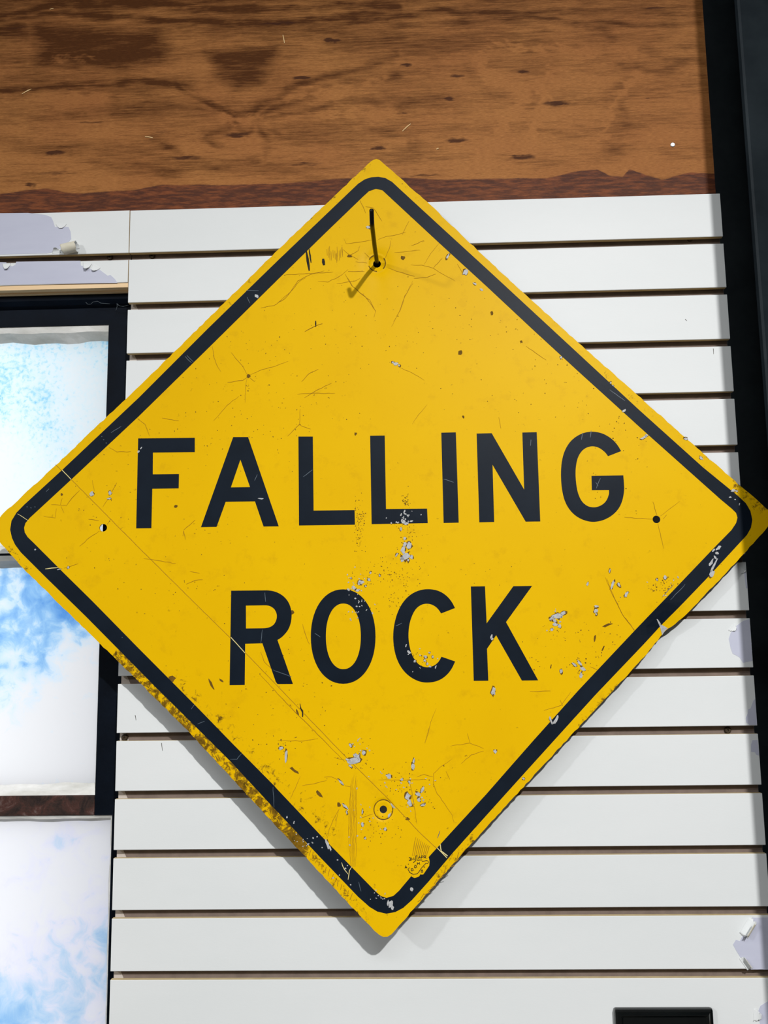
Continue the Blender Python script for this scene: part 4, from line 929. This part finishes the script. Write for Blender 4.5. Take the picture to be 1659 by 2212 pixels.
# maker's and approval stamp in the lower corner
S_ = (840, 1800, 10.369)
patch = crop([(700, 560), (895, 540), (912, 620), (905, 722), (870, 775), (832, 830), (800, 880), (770, 920), (735, 925), (710, 915), (670, 970), (620, 985), (575, 1000), (505, 965), (560, 880)], *S_)
o, _ = film('stamp_field', sp(patch), [], 0.00034, 0.0003, 'sign_yellow', sign, 0.01); o['label'] = 'yellow field of the approval stamp'; field = o
stamp = Marks()
def st(*pts, wd=1.25): stamp.line(crop(pts, *S_), wd, 0.0, off=0.0006, step=50, taper=False)
st((545, 655), (600, 612), (600, 512), (612, 496), (628, 500), (630, 598), (745, 596), (745, 634), (800, 620), (840, 605), (880, 620), (886, 655), (868, 676), (830, 670), (760, 742), (720, 790), (660, 880), (630, 906), (545, 916), (470, 876), (430, 806), (458, 764))
st((448, 548), (470, 540), (488, 552), (486, 568), (468, 574), (490, 582), (490, 600), (466, 606), (450, 598)); st((506, 604), (508, 542), (536, 590), (560, 536), (566, 598))
st((658, 566), (686, 502), (708, 560)); st((668, 546), (700, 542)); st((730, 562), (728, 502), (760, 502), (768, 520), (758, 534), (732, 536)); st((788, 558), (786, 500), (816, 498), (828, 512), (818, 528), (788, 532)); st((808, 530), (832, 558)); st((848, 556), (854, 560))
st((640, 705), (638, 648)); st((686, 700), (684, 642)); st((640, 678), (684, 672)); st((704, 698), (710, 700))
st((572, 740), (584, 712), (604, 710), (616, 732), (612, 764), (594, 772), (576, 764), (572, 740)); st((630, 762), (636, 764))
st((504, 840), (502, 786), (524, 784), (544, 800), (544, 824), (528, 838), (504, 840)); st((558, 828), (564, 830))
st((722, 848), (728, 818), (748, 814), (758, 828), (742, 842), (722, 848), (726, 870), (746, 876), (764, 862), (758, 846), (742, 842))
st((364, 782), (372, 720), (408, 778)); st((372, 764), (400, 758)); st((772, 752), (802, 746), (804, 772)); st((440, 680), (436, 696))
so = stamp.build('approval_stamp', 'black_mark', 'small black stamp with a state outline and letters')
del so['kind']; so.parent = field; so.location = Vector(WORLD[so.name] - WORLD[field.name])
chips.build('paint_chips', 'chip_metal', 'bare silver spots where the paint has chipped')
dirt.build('dirt_specks', 'dirt', 'dark dirt specks and dents')
cracks.build('sheeting_cracks', 'faint_crack', 'fine cracks in the yellow sheeting')
black.build('black_gouges', 'black_mark', 'black gouge marks')
pale.build('pale_scratches', 'pale_scratch', 'pale scratches across the black border')
greys.build('grey_scuffs', 'grey_scratch', 'grey scuffs on the black paint')

# ------------------------------------------------------------------ the hook the sign hangs on
hx, hz = HXZ['top']; hz += 0.0012
def hook():
    ys = -float(gap(hx, hz))
    root = empty('display_hook', (hx, 0.0, hz - 0.02))
    tag(root, 'black metal display hook poking through the top hole of the sign', 'hook')
    tip = ys - 0.112
    rod = [(hx, -0.003, hz + 0.001), (hx, -0.012, hz), (hx, ys, hz), (hx - 0.001, ys - 0.05, hz + 0.0005), (hx - 0.0015, tip, hz + 0.001)]
    for a_ in (20, 40, 60):
        t = math.radians(a_); rod.append((hx - 0.0015, tip - 0.008 * math.sin(t), hz + 0.001 + 0.008 * (1 - math.cos(t))))
    y_, z_ = rod[-1][1], rod[-1][2]
    for s_ in (0.005, 0.010, 0.013): rod.append((hx - 0.0015, y_ - s_ * 0.5, z_ + s_ * 0.87))
    rod.append((hx - 0.0015, y_ - 0.0143 * 0.5, z_ + 0.0143 * 0.87))
    tube('rod', rod, 0.0030, 'hook_black', root, seg=12, taper=[1] * (len(rod) - 2) + [0.98, 0.45])
    # plate that hooks into the groove behind the sign
    k = int(round((ZO - hz) / PITCH - 0.43)); zg = ZO - k * PITCH - SH - 0.005
    box('back_plate', hx - 0.012, hx + 0.012, -0.003, -0.0004, zg - 0.030, hz + 0.012, 'hook_black', root, b=0.0008)
hook()
